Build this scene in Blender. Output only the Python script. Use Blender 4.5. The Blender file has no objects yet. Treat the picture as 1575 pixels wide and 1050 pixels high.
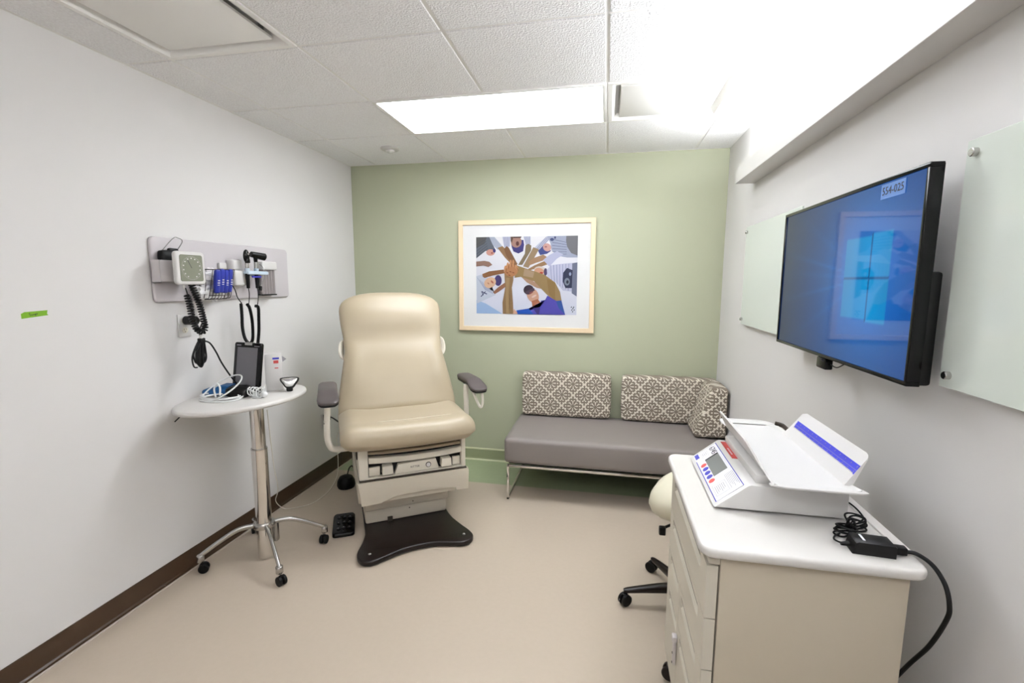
import bpy, bmesh, math, random
from mathutils import Vector, Matrix, Euler
PI = math.pi
random.seed(7)
SC = bpy.context.scene
COL = SC.collection

# ------------------------------------------------------------------ colours and materials
def lin(c):
    c = c / 255.0
    return c / 12.92 if c <= 0.04045 else ((c + 0.055) / 1.055) ** 2.4
def rgb(r, g, b):
    return (lin(r), lin(g), lin(b), 1.0)

def mat(name, col, rough=0.5, metal=0.0, spec=0.5, coat=0.0, noise=None, bump=None, emit=None, trans=0.0, alpha=1.0, ior=1.45):
    m = bpy.data.materials.new(name)
    m.use_nodes = True
    nt = m.node_tree
    b = nt.nodes['Principled BSDF']
    b.inputs['Base Color'].default_value = col
    b.inputs['Roughness'].default_value = rough
    b.inputs['Metallic'].default_value = metal
    b.inputs['Specular IOR Level'].default_value = spec
    b.inputs['Coat Weight'].default_value = coat
    b.inputs['Coat Roughness'].default_value = 0.1
    b.inputs['Transmission Weight'].default_value = trans
    b.inputs['Alpha'].default_value = alpha
    b.inputs['IOR'].default_value = ior
    tc = nt.nodes.new('ShaderNodeTexCoord')
    if noise:                                   # (scale, amount)
        n = nt.nodes.new('ShaderNodeTexNoise')
        n.inputs['Scale'].default_value = noise[0]
        n.inputs['Detail'].default_value = 4
        nt.links.new(tc.outputs['Object'], n.inputs['Vector'])
        mx = nt.nodes.new('ShaderNodeMix'); mx.data_type = 'RGBA'
        k = noise[1]
        mx.inputs['A'].default_value = tuple(max(0, c * (1 - k)) for c in col[:3]) + (1,)
        mx.inputs['B'].default_value = tuple(min(1, c * (1 + k)) for c in col[:3]) + (1,)
        nt.links.new(n.outputs['Fac'], mx.inputs['Factor'])
        nt.links.new(mx.outputs['Result'], b.inputs['Base Color'])
    if bump:                                    # (scale, strength, distance)
        n2 = nt.nodes.new('ShaderNodeTexNoise')
        n2.inputs['Scale'].default_value = bump[0]
        n2.inputs['Detail'].default_value = 3
        nt.links.new(tc.outputs['Object'], n2.inputs['Vector'])
        bp = nt.nodes.new('ShaderNodeBump')
        bp.inputs['Strength'].default_value = bump[1]
        bp.inputs['Distance'].default_value = bump[2]
        nt.links.new(n2.outputs['Fac'], bp.inputs['Height'])
        nt.links.new(bp.outputs['Normal'], b.inputs['Normal'])
    if emit:                                    # (colour, strength)
        b.inputs['Emission Color'].default_value = emit[0]
        b.inputs['Emission Strength'].default_value = emit[1]
    return m

M = {}
M['wall'] = mat('wall_paint', rgb(219, 216, 214), 0.55, noise=(3, 0.012), bump=(220, 0.08, 0.001))
M['green'] = mat('green_paint', rgb(176, 179, 153), 0.55, noise=(3, 0.012), bump=(220, 0.08, 0.001))
M['tile'] = mat('ceiling_tile', rgb(248, 245, 245), 0.9, noise=(110, 0.16), bump=(130, 1.0, 0.006))
M['tbar'] = mat('ceiling_grid_white', rgb(240, 238, 234), 0.5)
M['floor'] = mat('beige_vinyl', rgb(184, 170, 153), 0.4, noise=(45, 0.035), bump=(60, 0.03, 0.001))
M['floorgreen'] = mat('green_vinyl', rgb(150, 160, 126), 0.4, noise=(28, 0.08))
M['base_dark'] = mat('dark_brown_rubber', rgb(66, 48, 34), 0.22)
M['base_green'] = mat('green_rubber', rgb(146, 152, 118), 0.35)
M['base_lip'] = mat('green_rubber_lip', rgb(215, 216, 184), 0.35)
M['toe_highlight'] = mat('painted_toe_highlight', rgb(196, 184, 170), 0.2)  # pale colour painting the highlight on the glossy baseboard toe
M['white'] = mat('white_plastic', rgb(212, 209, 206), 0.35)
M['whitelam'] = mat('white_laminate', rgb(208, 204, 199), 0.3, noise=(8, 0.01))
M['cab'] = mat('almond_plastic', rgb(186, 175, 156), 0.42)
M['cabfront'] = mat('almond_plastic_front', rgb(200, 193, 178), 0.4)
M['gap'] = mat('shadow_gap', rgb(60, 52, 42), 0.8)
M['uph'] = mat('cream_vinyl', rgb(172, 158, 134), 0.36, noise=(14, 0.015), bump=(260, 0.12, 0.0006))
M['putty'] = mat('putty_plastic', rgb(203, 194, 178), 0.42)
M['puttylight'] = mat('pale_putty_plastic', rgb(222, 215, 200), 0.4)
M['offwhite_paint'] = mat('offwhite_powder_coat', rgb(226, 220, 208), 0.35)
M['black'] = mat('black_plastic', rgb(10, 9, 9), 0.4, spec=0.35)
M['blackglossy'] = mat('black_gloss', rgb(6, 6, 7), 0.14, spec=0.35)
M['rubber'] = mat('black_rubber', rgb(8, 7, 7), 0.5, spec=0.3)
M['brownblack'] = mat('dark_brown_plastic', rgb(22, 11, 9), 0.32)
M['armpad'] = mat('grey_brown_vinyl', rgb(82, 74, 72), 0.45)
M['chrome'] = mat('chrome', rgb(225, 222, 218), 0.09, metal=1.0)
M['satin'] = mat('satin_aluminium', rgb(190, 188, 185), 0.25, metal=1.0)
M['sofa'] = mat('grey_vinyl', rgb(132, 124, 120), 0.42, bump=(300, 0.1, 0.0005))
M['glassboard'] = mat('pale_back_painted_glass', rgb(212, 218, 210), 0.07, spec=0.5)
M['glassedge'] = mat('green_glass_edge', rgb(165, 182, 168), 0.1)
M['wood'] = mat('pale_maple', rgb(228, 206, 172), 0.45, noise=(9, 0.05))
M['matboard'] = mat('white_mat_board', rgb(214, 213, 212), 0.8)
M['panelgrey'] = mat('lilac_grey_plastic', rgb(196, 190, 192), 0.45)
M['holder'] = mat('light_grey_plastic', rgb(205, 199, 199), 0.45)
M['dial'] = mat('grey_green_dial', rgb(126, 128, 112), 0.25)
M['wire'] = mat('dark_wire', rgb(48, 38, 34), 0.35, metal=0.3)
M['blue'] = mat('blue_foil', rgb(40, 52, 150), 0.3)
M['cuffblue'] = mat('blue_nylon', rgb(22, 84, 138), 0.5)
M['bag'] = mat('clear_bag', rgb(238, 236, 236), 0.25)
M['tubegrey'] = mat('smoky_tube', rgb(138, 130, 130), 0.3)
M['paleblue'] = mat('pale_blue_plastic', rgb(196, 212, 224), 0.35)
M['whitecable'] = mat('white_cable', rgb(222, 222, 220), 0.4)
M['greyscreen'] = mat('grey_screen', rgb(112, 110, 114), 0.15)
M['lcd'] = mat('lcd_grey', rgb(122, 124, 118), 0.15)
M['red'] = mat('red_ink', rgb(205, 78, 74), 0.5)
M['blueink'] = mat('blue_ink', rgb(56, 56, 170), 0.4)
M['ink'] = mat('dark_ink', rgb(40, 38, 42), 0.5)
M['greyink'] = mat('grey_ink', rgb(150, 146, 150), 0.5)
M['paper'] = mat('label_white', rgb(232, 230, 236), 0.5)
M['tape'] = mat('green_tape', rgb(116, 166, 30), 0.6)
M['silver'] = mat('silver_plastic', rgb(196, 194, 190), 0.25, metal=0.6)
M['stool'] = mat('ivory_vinyl', rgb(214, 208, 186), 0.38)
M['bluelabel'] = mat('pale_blue_label', rgb(96, 134, 196), 0.5)
M['rulerblue'] = mat('ruler_blue', rgb(58, 62, 190), 0.4)
M['slot'] = mat('dark_slot', rgb(70, 60, 52), 0.7)
M['diff'] = mat('lit_diffuser', rgb(255, 255, 255), 0.5, emit=((0.905, 0.95, 1.0, 1), 10.0))
M['diff2'] = mat('unseen_rear_diffuser', rgb(255, 255, 255), 0.5, emit=((0.905, 0.95, 1.0, 1), 5.0))
M['strip'] = mat('lit_strip', rgb(255, 255, 255), 0.5, emit=((0.905, 0.95, 1.0, 1), 51.0))

def fabric():
    m = bpy.data.materials.new('diamond_fabric'); m.use_nodes = True
    nt = m.node_tree; b = nt.nodes['Principled BSDF']; b.inputs['Roughness'].default_value = 0.9
    tc = nt.nodes.new('ShaderNodeTexCoord'); sp = nt.nodes.new('ShaderNodeSeparateXYZ')
    nt.links.new(tc.outputs['Object'], sp.inputs[0])
    def mth(op, a, bb=None, c=None):
        n = nt.nodes.new('ShaderNodeMath'); n.operation = op
        for i, v in enumerate((a, bb, c)):
            if v is None: continue
            if isinstance(v, (int, float)): n.inputs[i].default_value = v
            else: nt.links.new(v, n.inputs[i])
        return n.outputs[0]
    U = mth('ADD', sp.outputs[0], sp.outputs[1])
    A = mth('MULTIPLY', mth('ADD', U, sp.outputs[2]), 1 / 0.172)
    B = mth('MULTIPLY', mth('SUBTRACT', U, sp.outputs[2]), 1 / 0.172)
    def line(v, w):                 # 1 where the coordinate is within w of an integer
        d = mth('ABSOLUTE', mth('SUBTRACT', mth('FRACT', v), 0.5))
        return mth('GREATER_THAN', d, 0.5 - w)
    l1 = mth('MAXIMUM', line(A, 0.034), line(B, 0.034))
    # flower: petals around the centre of every diamond
    fa = mth('SUBTRACT', mth('FRACT', A), 0.5); fb = mth('SUBTRACT', mth('FRACT', B), 0.5)
    r = mth('SQRT', mth('ADD', mth('MULTIPLY', fa, fa), mth('MULTIPLY', fb, fb)))
    th = mth('ARCTAN2', fa, fb)
    pet = mth('COSINE', mth('MULTIPLY', th, 8))
    ring = mth('MULTIPLY', mth('GREATER_THAN', r, 0.1), mth('LESS_THAN', r, 0.33))
    fl = mth('MULTIPLY', ring, mth('GREATER_THAN', pet, 0.45))
    dots = mth('MULTIPLY', mth('SINE', mth('MULTIPLY', A, 2 * PI * 4)), mth('SINE', mth('MULTIPLY', B, 2 * PI * 4)))
    dt = mth('MULTIPLY', mth('GREATER_THAN', dots, 0.45), mth('GREATER_THAN', r, 0.33))
    f = mth('MAXIMUM', l1, mth('MAXIMUM', fl, dt))
    mx = nt.nodes.new('ShaderNodeMix'); mx.data_type = 'RGBA'
    mx.inputs['A'].default_value = rgb(128, 116, 102); mx.inputs['B'].default_value = rgb(222, 214, 198)
    nt.links.new(f, mx.inputs['Factor']); nt.links.new(mx.outputs['Result'], b.inputs['Base Color'])
    return m
M['fabric'] = fabric()

def vcol_mat(name, emission=0.0, rough=0.5):
    m = bpy.data.materials.new(name); m.use_nodes = True
    nt = m.node_tree; b = nt.nodes['Principled BSDF']; b.inputs['Roughness'].default_value = rough
    a = nt.nodes.new('ShaderNodeVertexColor'); a.layer_name = 'ink'
    if emission:
        b.inputs['Base Color'].default_value = (0.004, 0.004, 0.005, 1)
        nt.links.new(a.outputs['Color'], b.inputs['Emission Color'])
        b.inputs['Emission Strength'].default_value = emission
        b.inputs['Specular IOR Level'].default_value = 0.38
    else:
        nt.links.new(a.outputs['Color'], b.inputs['Base Color'])
    return m
M['print'] = vcol_mat('photo_print', 0, 0.25)
M['screen'] = vcol_mat('screen_image', 0.52, 0.04)

# ------------------------------------------------------------------ mesh building
def catmull(pts, sub=6, closed=False):
    P = [Vector(p) for p in pts]; n = len(P); out = []
    rng = range(n) if closed else range(n - 1)
    for i in rng:
        if closed: p0, p1, p2, p3 = P[i - 1], P[i], P[(i + 1) % n], P[(i + 2) % n]
        else: p0, p1, p2, p3 = P[max(i - 1, 0)], P[i], P[i + 1], P[min(i + 2, n - 1)]
        for k in range(sub):
            t = k / sub
            out.append(0.5 * ((2 * p1) + (p2 - p0) * t + (2 * p0 - 5 * p1 + 4 * p2 - p3) * t * t + (3 * p1 - p0 - 3 * p2 + p3) * t ** 3))
    if not closed: out.append(P[-1])
    return out

def frames(P, closed=False):
    n = len(P); T = []
    for i in range(n):
        a = P[i - 1] if (i > 0 or closed) else P[0]
        b = P[(i + 1) % n] if (i < n - 1 or closed) else P[-1]
        t = (b - a); T.append(t.normalized() if t.length > 1e-9 else Vector((0, 0, 1)))
    up = Vector((0, 0, 1)) if abs(T[0].z) < 0.9 else Vector((1, 0, 0))
    N = [(up - T[0] * up.dot(T[0])).normalized()]
    for i in range(1, n):
        v = N[-1] - T[i] * N[-1].dot(T[i])
        N.append(v.normalized() if v.length > 1e-6 else N[-1])
    return T, N

class MB:
    def __init__(s): s.bm = bmesh.new()
    def _merge(s, tmp, mi=0, mx=None):
        if mx is not None: bmesh.ops.transform(tmp, matrix=mx, verts=tmp.verts)
        mp = {v: s.bm.verts.new(v.co) for v in tmp.verts}
        for f in tmp.faces:
            try:
                nf = s.bm.faces.new([mp[v] for v in f.verts]); nf.material_index = mi; nf.smooth = True
            except ValueError: pass
        tmp.free(); return s
    def box(s, a, b, bev=0.0, seg=2, mi=0, mx=None, taper=None):
        t = bmesh.new(); bmesh.ops.create_cube(t, size=1)
        a = Vector(a); b = Vector(b); c = (a + b) / 2; d = b - a
        for v in t.verts: v.co = Vector((v.co.x * d.x, v.co.y * d.y, v.co.z * d.z)) + c
        if taper:
            for v in t.verts:
                if v.co.z < c.z: v.co.x = c.x + (v.co.x - c.x) * taper[0]; v.co.y = c.y + (v.co.y - c.y) * taper[1]
        if bev: bmesh.ops.bevel(t, geom=list(t.edges), offset=min(bev, 0.49 * min(abs(d.x), abs(d.y), abs(d.z))), segments=seg, profile=0.5, affect='EDGES')
        return s._merge(t, mi, mx)
    def cyl(s, p0, p1, r0, r1=None, n=24, mi=0, bev=0.0, mx=None):
        if r1 is None: r1 = r0
        p0 = Vector(p0); p1 = Vector(p1); L = (p1 - p0).length
        prof = [(0, 0), (r0, 0), (r1, L), (0, L)]
        if bev: prof = [(0, 0), (r0 - bev, 0), (r0, bev), (r1, L - bev), (r1 - bev, L), (0, L)]
        q = Vector((0, 0, 1)).rotation_difference((p1 - p0).normalized())
        m = Matrix.Translation(p0) @ q.to_matrix().to_4x4()
        if mx is not None: m = mx @ m
        return s.lathe(prof, n, m, mi)
    def lathe(s, prof, n=32, mx=None, mi=0):
        t = bmesh.new(); rings = []
        for r, z in prof:
            if r < 1e-6: rings.append([t.verts.new((0, 0, z))])
            else: rings.append([t.verts.new((r * math.cos(2 * PI * k / n), r * math.sin(2 * PI * k / n), z)) for k in range(n)])
        for a, b in zip(rings[:-1], rings[1:]):
            for k in range(n):
                k2 = (k + 1) % n
                if len(a) == 1 and len(b) == 1: continue
                if len(a) == 1: t.faces.new([a[0], b[k2], b[k]])
                elif len(b) == 1: t.faces.new([a[k], a[k2], b[0]])
                else: t.faces.new([a[k], a[k2], b[k2], b[k]])
        bmesh.ops.recalc_face_normals(t, faces=t.faces)
        return s._merge(t, mi, mx)
    def sphere(s, c, r, sc=(1, 1, 1), n=20, mi=0, mx=None):
        prof = [(r * math.sin(PI * k / (n // 2)), -r * math.cos(PI * k / (n // 2))) for k in range(n // 2 + 1)]
        m = Matrix.Translation(c) @ Matrix.Diagonal((sc[0], sc[1], sc[2], 1))
        if mx is not None: m = mx @ m
        return s.lathe(prof, n, m, mi)
    def tube(s, pts, r, n=8, sub=6, closed=False, mi=0, flat=None, mx=None):
        P = catmull(pts, sub, closed) if sub else [Vector(p) for p in pts]
        T, N = frames(P, closed); rings = []
        t = bmesh.new(); m = len(P)
        for i in range(m):
            B = T[i].cross(N[i]); rr = r(i / (m - 1)) if callable(r) else r
            rings.append([t.verts.new(P[i] + (N[i] * math.cos(2 * PI * k / n) + B * math.sin(2 * PI * k / n) * (flat or 1)) * rr) for k in range(n)])
        pairs = list(zip(rings[:-1], rings[1:])) + ([(rings[-1], rings[0])] if closed else [])
        for a, b in pairs:
            for k in range(n): t.faces.new([a[k], a[(k + 1) % n], b[(k + 1) % n], b[k]])
        if not closed: t.faces.new(rings[0][::-1]); t.faces.new(rings[-1])
        bmesh.ops.recalc_face_normals(t, faces=t.faces)
        return s._merge(t, mi, mx)
    def coil(s, pts, R, r, turns, n=6, mi=0):
        P = catmull(pts, 8); L = [0]
        for a, b in zip(P[:-1], P[1:]): L.append(L[-1] + (b - a).length)
        T, N = frames(P); out = []; K = turns * 10
        for k in range(K + 1):
            d = L[-1] * k / K; i = 0
            while i < len(L) - 2 and L[i + 1] < d: i += 1
            f = (d - L[i]) / max(1e-9, L[i + 1] - L[i])
            c = P[i].lerp(P[i + 1], f); nn = N[i].lerp(N[i + 1], f).normalized(); tt = T[i].lerp(T[i + 1], f).normalized(); b = tt.cross(nn)
            a = 2 * PI * turns * k / K
            out.append(c + (nn * math.cos(a) + b * math.sin(a)) * R)
        return s.tube(out, r, n, sub=0, mi=mi)
    def prism(s, poly, d0, d1, axis='z', bev=0.0, mi=0, mx=None, seg=2):
        t = bmesh.new()
        def P(u, v, w): return {'z': (u, v, w), 'y': (u, w, v), 'x': (w, u, v)}[axis]
        A = [t.verts.new(P(u, v, d0)) for u, v in poly]; B = [t.verts.new(P(u, v, d1)) for u, v in poly]
        t.faces.new(A); t.faces.new(B[::-1]); n = len(poly)
        for k in range(n): t.faces.new([A[k], B[k], B[(k + 1) % n], A[(k + 1) % n]])
        bmesh.ops.recalc_face_normals(t, faces=t.faces)
        if bev:
            ed = [e for e in t.edges if any(len(f.verts) == n for f in e.link_faces)] if n > 4 else list(t.edges)
            bmesh.ops.bevel(t, geom=ed, offset=bev, segments=seg, profile=0.5, affect='EDGES')
        return s._merge(t, mi, mx)
    def loft(s, rings, mi=0, mx=None, cap=True, closed_ring=True):
        t = bmesh.new(); R = [[t.verts.new(p) for p in r] for r in rings]; n = len(R[0])
        for a, b in zip(R[:-1], R[1:]):
            for k in range(n if closed_ring else n - 1): t.faces.new([a[k], a[(k + 1) % n], b[(k + 1) % n], b[k]])
        if cap and closed_ring: t.faces.new(R[0][::-1]); t.faces.new(R[-1])
        bmesh.ops.recalc_face_normals(t, faces=t.faces)
        return s._merge(t, mi, mx)
    def cushion(s, a, b, r=0.03, puff=0.0, n=14, mi=0, mx=None):
        """rounded box with gently crowned faces"""
        a = Vector(a); b = Vector(b); c = (a + b) / 2; h = (b - a) / 2
        t = bmesh.new(); bmesh.ops.create_cube(t, size=2); bmesh.ops.subdivide_edges(t, edges=list(t.edges), cuts=n, use_grid_fill=True)
        for v in t.verts:
            q = Vector(v.co)
            p = Vector()
            for i in range(3):                      # concentrate rows near the edges
                x = q[i]; p[i] = h[i] * math.copysign(abs(math.sin(x * PI / 2)) ** 0.9, x)
            inner = Vector([max(-(h[i] - r), min(h[i] - r, p[i])) for i in range(3)])
            d = p - inner
            if d.length > 1e-9: p = inner + d.normalized() * r
            e = [1 - (p[i] / h[i]) ** 2 for i in range(3)]
            for i in range(3):
                j, k = (i + 1) % 3, (i + 2) % 3
                if abs(q[i]) > 0.999: p[i] += math.copysign(puff * max(0, e[j]) ** 0.7 * max(0, e[k]) ** 0.7, q[i])
            v.co = p + c
        return s._merge(t, mi, mx)
    def quadpatch(s, pts, mi=0, mx=None):
        t = bmesh.new(); t.faces.new([t.verts.new(p) for p in pts]); return s._merge(t, mi, mx)
    def text(s, string, size, mx, mi=0, depth=0.0002, align='CENTER'):
        cu = bpy.data.curves.new('tmp_text', 'FONT'); cu.body = string; cu.size = size; cu.align_x = align; cu.align_y = 'CENTER'; cu.extrude = depth; cu.resolution_u = 2
        o = bpy.data.objects.new('tmp_text', cu); COL.objects.link(o)
        bpy.context.view_layer.update()
        me = o.evaluated_get(bpy.context.evaluated_depsgraph_get()).to_mesh()
        t = bmesh.new(); t.from_mesh(me)
        o.evaluated_get(bpy.context.evaluated_depsgraph_get()).to_mesh_clear()
        bpy.data.objects.remove(o); bpy.data.curves.remove(cu)
        return s._merge(t, mi, mx)
    def build(s, name, mats, parent=None, sharp=35, mx=None):
        if mx is not None: bmesh.ops.transform(s.bm, matrix=mx, verts=s.bm.verts)
        me = bpy.data.meshes.new(name); s.bm.to_mesh(me); s.bm.free()
        if not isinstance(mats, (list, tuple)): mats = [mats]
        for m in mats: me.materials.append(M[m] if isinstance(m, str) else m)
        me.set_sharp_from_angle(angle=math.radians(sharp))
        o = bpy.data.objects.new(name, me); COL.objects.link(o)
        if parent: o.parent = parent
        return o

def tag(o, label, cat, group=None):
    o['label'] = label; o['category'] = cat
    if group: o['group'] = group
    return o
def thing(name, label, cat, loc=(0, 0, 0), rot=(0, 0, 0), group=None):
    o = bpy.data.objects.new(name, None); COL.objects.link(o)
    o.location = loc; o.rotation_euler = rot; o.empty_display_size = 0.1
    return tag(o, label, cat, group)
def struct(o): o['kind'] = 'structure'; return o
def place(o, loc, rot=(0, 0, 0)): o.location = loc; o.rotation_euler = rot; return o
def facing(origin, xdir, ydir):
    """matrix whose local X is xdir, local Y is ydir"""
    x = Vector(xdir).normalized(); y = Vector(ydir).normalized(); z = x.cross(y)
    m = Matrix((x, y, z)).transposed().to_4x4(); m.translation = Vector(origin); return m
def oval(cx, cy, rx, ry, n=20, a=0.0):
    return [(cx + rx * math.cos(t) * math.cos(a) - ry * math.sin(t) * math.sin(a), cy + rx * math.cos(t) * math.sin(a) + ry * math.sin(t) * math.cos(a)) for t in [2 * PI * k / n for k in range(n)]]
def rrect(x0, y0, x1, y1, r, n=6):
    out = []
    for cx, cy, a0 in ((x1 - r, y1 - r, 0), (x0 + r, y1 - r, PI / 2), (x0 + r, y0 + r, PI), (x1 - r, y0 + r, 1.5 * PI)):
        for k in range(n + 1):
            a = a0 + PI / 2 * k / n; out.append((cx + r * math.cos(a), cy + r * math.sin(a)))
    return out

# ------------------------------------------------------------------ the room
W, D, H, Y0 = 2.9085, 3.645, 2.416, -1.25
YG = 3.20                                     # front edge of the green floor strip
struct(MB().box((-0.1, Y0 - 0.1, -0.1), (W + 0.1, YG, 0)).build('floor', 'floor'))
struct(MB().box((-0.1, YG, -0.1), (W + 0.1, D + 0.1, 0.0)).build('trim_1', 'floorgreen'))
struct(MB().box((-0.12, Y0 - 0.1, 0), (0, D + 0.1, H + 0.25)).build('wall_left', 'wall'))
struct(MB().box((W, Y0 - 0.1, 0), (W + 0.12, D + 0.1, H + 0.25)).build('wall_right', 'wall'))
struct(MB().box((0, D, 0), (W, D + 0.12, H + 0.25)).build('wall_back', 'green'))
struct(MB().box((0, Y0 - 0.12, 0), (W, Y0, H + 0.25)).build('wall_front', 'wall'))

xs = [0.0, 0.234, 0.844, 1.454, 2.064, 2.674, W]
ys = [Y0, -0.64, -0.03, 0.58, 1.19, 1.803, 2.388, 2.95, D]
holes = {(2, 6), (3, 6), (4, 6), (1, 4), (2, 1), (3, 1)}
c = MB()
for i in range(len(xs) - 1):
    for j in range(len(ys) - 1):
        if (i, j) in holes: continue
        g0 = 0.0 if i == 0 else 0.008; g1 = 0.0 if i == len(xs) - 2 else 0.008
        h0 = 0.0 if j == 0 else 0.008; h1 = 0.0 if j == len(ys) - 2 else 0.008
        c.box((xs[i] + g0, ys[j] + h0, H), (xs[i + 1] - g1, ys[j + 1] - h1, H + 0.02), bev=0.002, seg=1)
ceil = struct(c.build('ceiling', 'tile'))
g = MB()
for x in xs[1:-1]: 
    for j in range(len(ys) - 1):
        if x == xs[3] and j in (1, 6): continue
        g.box((x - 0.012, ys[j], H + 0.004), (x + 0.012, ys[j + 1], H + 0.03))
for y in ys[1:-1]: g.box((0, y - 0.012, H + 0.0045), (W, y + 0.012, H + 0.03))
struct(g.build('trim_2', 'tbar'))
e = MB()                                      # wall angle round the ceiling edge
e.box((0, Y0, H - 0.001), (0.012, D, H + 0.004)).box((W - 0.012, Y0, H - 0.001), (W, D, H + 0.004)).box((0, D - 0.012, H - 0.001), (W, D, H + 0.004))
struct(e.build('trim_3', 'tbar'))
struct(MB().box((-0.1, Y0 - 0.1, H + 0.2), (W + 0.1, D + 0.1, H + 0.3)).build('trim_4', 'wall'))   # slab over the ceiling void

def cove(poly, a, b, axis, m, name):
    return struct(MB().prism(poly, a, b, axis).build(name, m, sharp=25))
prof = [(0, 0.098), (0.0035, 0.0975), (0.0045, 0.095), (0.0045, 0.022), (0.007, 0.012), (0.013, 0.005), (0.022, 0.002), (0.0225, 0), (0, 0)]
cove(prof, Y0, D, 'y', 'base_dark', 'baseboard_left')
cove([(W - u, v) for u, v in prof], Y0, D, 'y', 'base_dark', 'baseboard_right')
struct(MB().box((0.0225, Y0, 0.0), (0.033, D - .03, 0.0035), bev=0.001).build('toe_highlight_strip', 'toe_highlight'))  # added strip, painted as the light caught by the baseboard toe
bb = MB().prism([(D - u, v) for u, v in prof], 0.02, W - 0.02, 'x', mi=0)
bb.box((0.02, D - 0.0075, 0.088), (W - 0.02, D, 0.0995), mi=1).box((0.02, D - 0.028, 0.0), (W - 0.02, D - 0.016, 0.009), mi=1)
struct(bb.build('baseboard_back', ['base_green', 'base_lip']))

# ------------------------------------------------------------------ ceiling fixtures
def troffer(x0, y0, x1, y1, dm, label):
    t = thing('ceiling_light', label, 'ceiling light', ((x0 + x1) / 2, (y0 + y1) / 2, H))
    a, b = (x1 - x0) / 2 - 0.002, (y1 - y0) / 2 - 0.002
    f = MB()
    w = 0.022
    for s in (-1, 1):
        f.box((-a, s * b - (w if s > 0 else 0), -0.004), (a, s * b + (w if s < 0 else 0), 0.02), bev=0.001)
        f.box((s * a - (w if s > 0 else 0), -b + w, -0.004), (s * a + (w if s < 0 else 0), b - w, 0.02), bev=0.001)
    f.build('frame', 'tbar', t)
    MB().box((-a, -b, 0.02), (a, b, 0.12)).build('housing', 'tbar', t)
    MB().box((-a + w, -b + w, 0.004), (a - w, b - w, 0.012)).build('diffuser', dm, t)
troffer(0.844, 2.388, 2.064, 2.95, 'diff', 'lit rectangular ceiling light panel near the green wall')
troffer(0.844, -0.64, 2.064, -0.03, 'diff2', 'assumed unseen ceiling light panel at the front end of the room')  # unseen panel assumed behind the camera, strength set to lift the right wall

def diffuser(x0, y0, x1, y1, label):
    t = thing('ceiling_vent', label, 'air vent', ((x0 + x1) / 2, (y0 + y1) / 2, H))
    a, b = (x1 - x0) / 2 - 0.003, (y1 - y0) / 2 - 0.003
    t0 = MB(); w = 0.04
    R = lambda aa, bb_, z: [(-aa, -bb_, z), (aa, -bb_, z), (aa, bb_, z), (-aa, bb_, z)]
    t0.loft([R(a, b, 0.01), R(a, b, -0.003), R(a - 0.022, b - 0.022, -0.003), R(a - 0.05, b - 0.05, 0.03), R(a - 0.055, b - 0.055, 0.075)], cap=False)
    t0.build('frame', 'tbar', t)
    MB().box((-a, -b, 0.075), (a, b, 0.085)).build('duct_box', 'tbar', t)
    p = MB(); k = 0.062
    p.loft([R(a - k, b - k, 0.012), R(a - k, b - k, 0.004), R(a - k - 0.004, b - k - 0.004, 0.002)][::-1]); p.build('face_plate', 'tbar', t)
    for sx in (-1, 1):
        for sy in (-1, 1): MB().box((sx * (a - 0.09) - 0.01, sy * (b - 0.09) - 0.003, 0.01), (sx * (a - 0.09) + 0.01, sy * (b - 0.09) + 0.003, 0.075)).build('hanger', 'satin', t)
diffuser(2.064, 2.388, 2.674, 2.95, 'white square air vent beside the lit ceiling panel')
diffuser(0.234, 1.19, 0.844, 1.803, 'grey square air vent above the left wall, cut by the photo edge')

s = thing('ceiling_sensor', 'small round white sensor on the ceiling near the left corner', 'sensor', (0.556, 3.215, H))
MB().lathe([(0, 0), (0.066, 0), (0.066, -0.008), (0.058, -0.014), (0, -0.014)], 32).build('base', 'white', s)
MB().lathe([(0, -0.012), (0.032, -0.012), (0.03, -0.024), (0.018, -0.032), (0, -0.034)], 32).build('lens', 'white', s)

# indirect light fixture along the right wall
BZ, BX = 2.05, 0.105
t = thing('wall_light', 'long white box light fixture running high along the right wall', 'wall light', (W, 0, BZ))
ya, yb = -0.7, 3.01
body = MB()
U_ = lambda i, z: [(-BX + i, ya + i, z), (0 - i, ya + i, z), (0 - i, yb - i, z), (-BX + i, yb - i, z)]
body.loft([U_(0.0015, 0), U_(0, 0.0015), U_(0, 0.093), U_(0.004, 0.093), U_(0.004, 0.006)])      # open trough, one shell
body.build('housing', 'white', t)
MB().box((-BX + 0.012, ya + 0.05, 0.082), (-0.012, yb - 0.10, 0.0925)).build('lamp_strip', 'strip', t)

# ------------------------------------------------------------------ television
TX = W - 0.1                                   # front face
ty0, ty1, tz0, tz1 = 1.283, 2.176, 1.232, 1.760
TW, TH = ty1 - ty0, tz1 - tz0
tv = thing('television', 'large flat black television showing a blue desktop picture on the right wall', 'television', (TX, (ty0 + ty1) / 2, (tz0 + tz1) / 2), (0, 0, -PI / 2))
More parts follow.
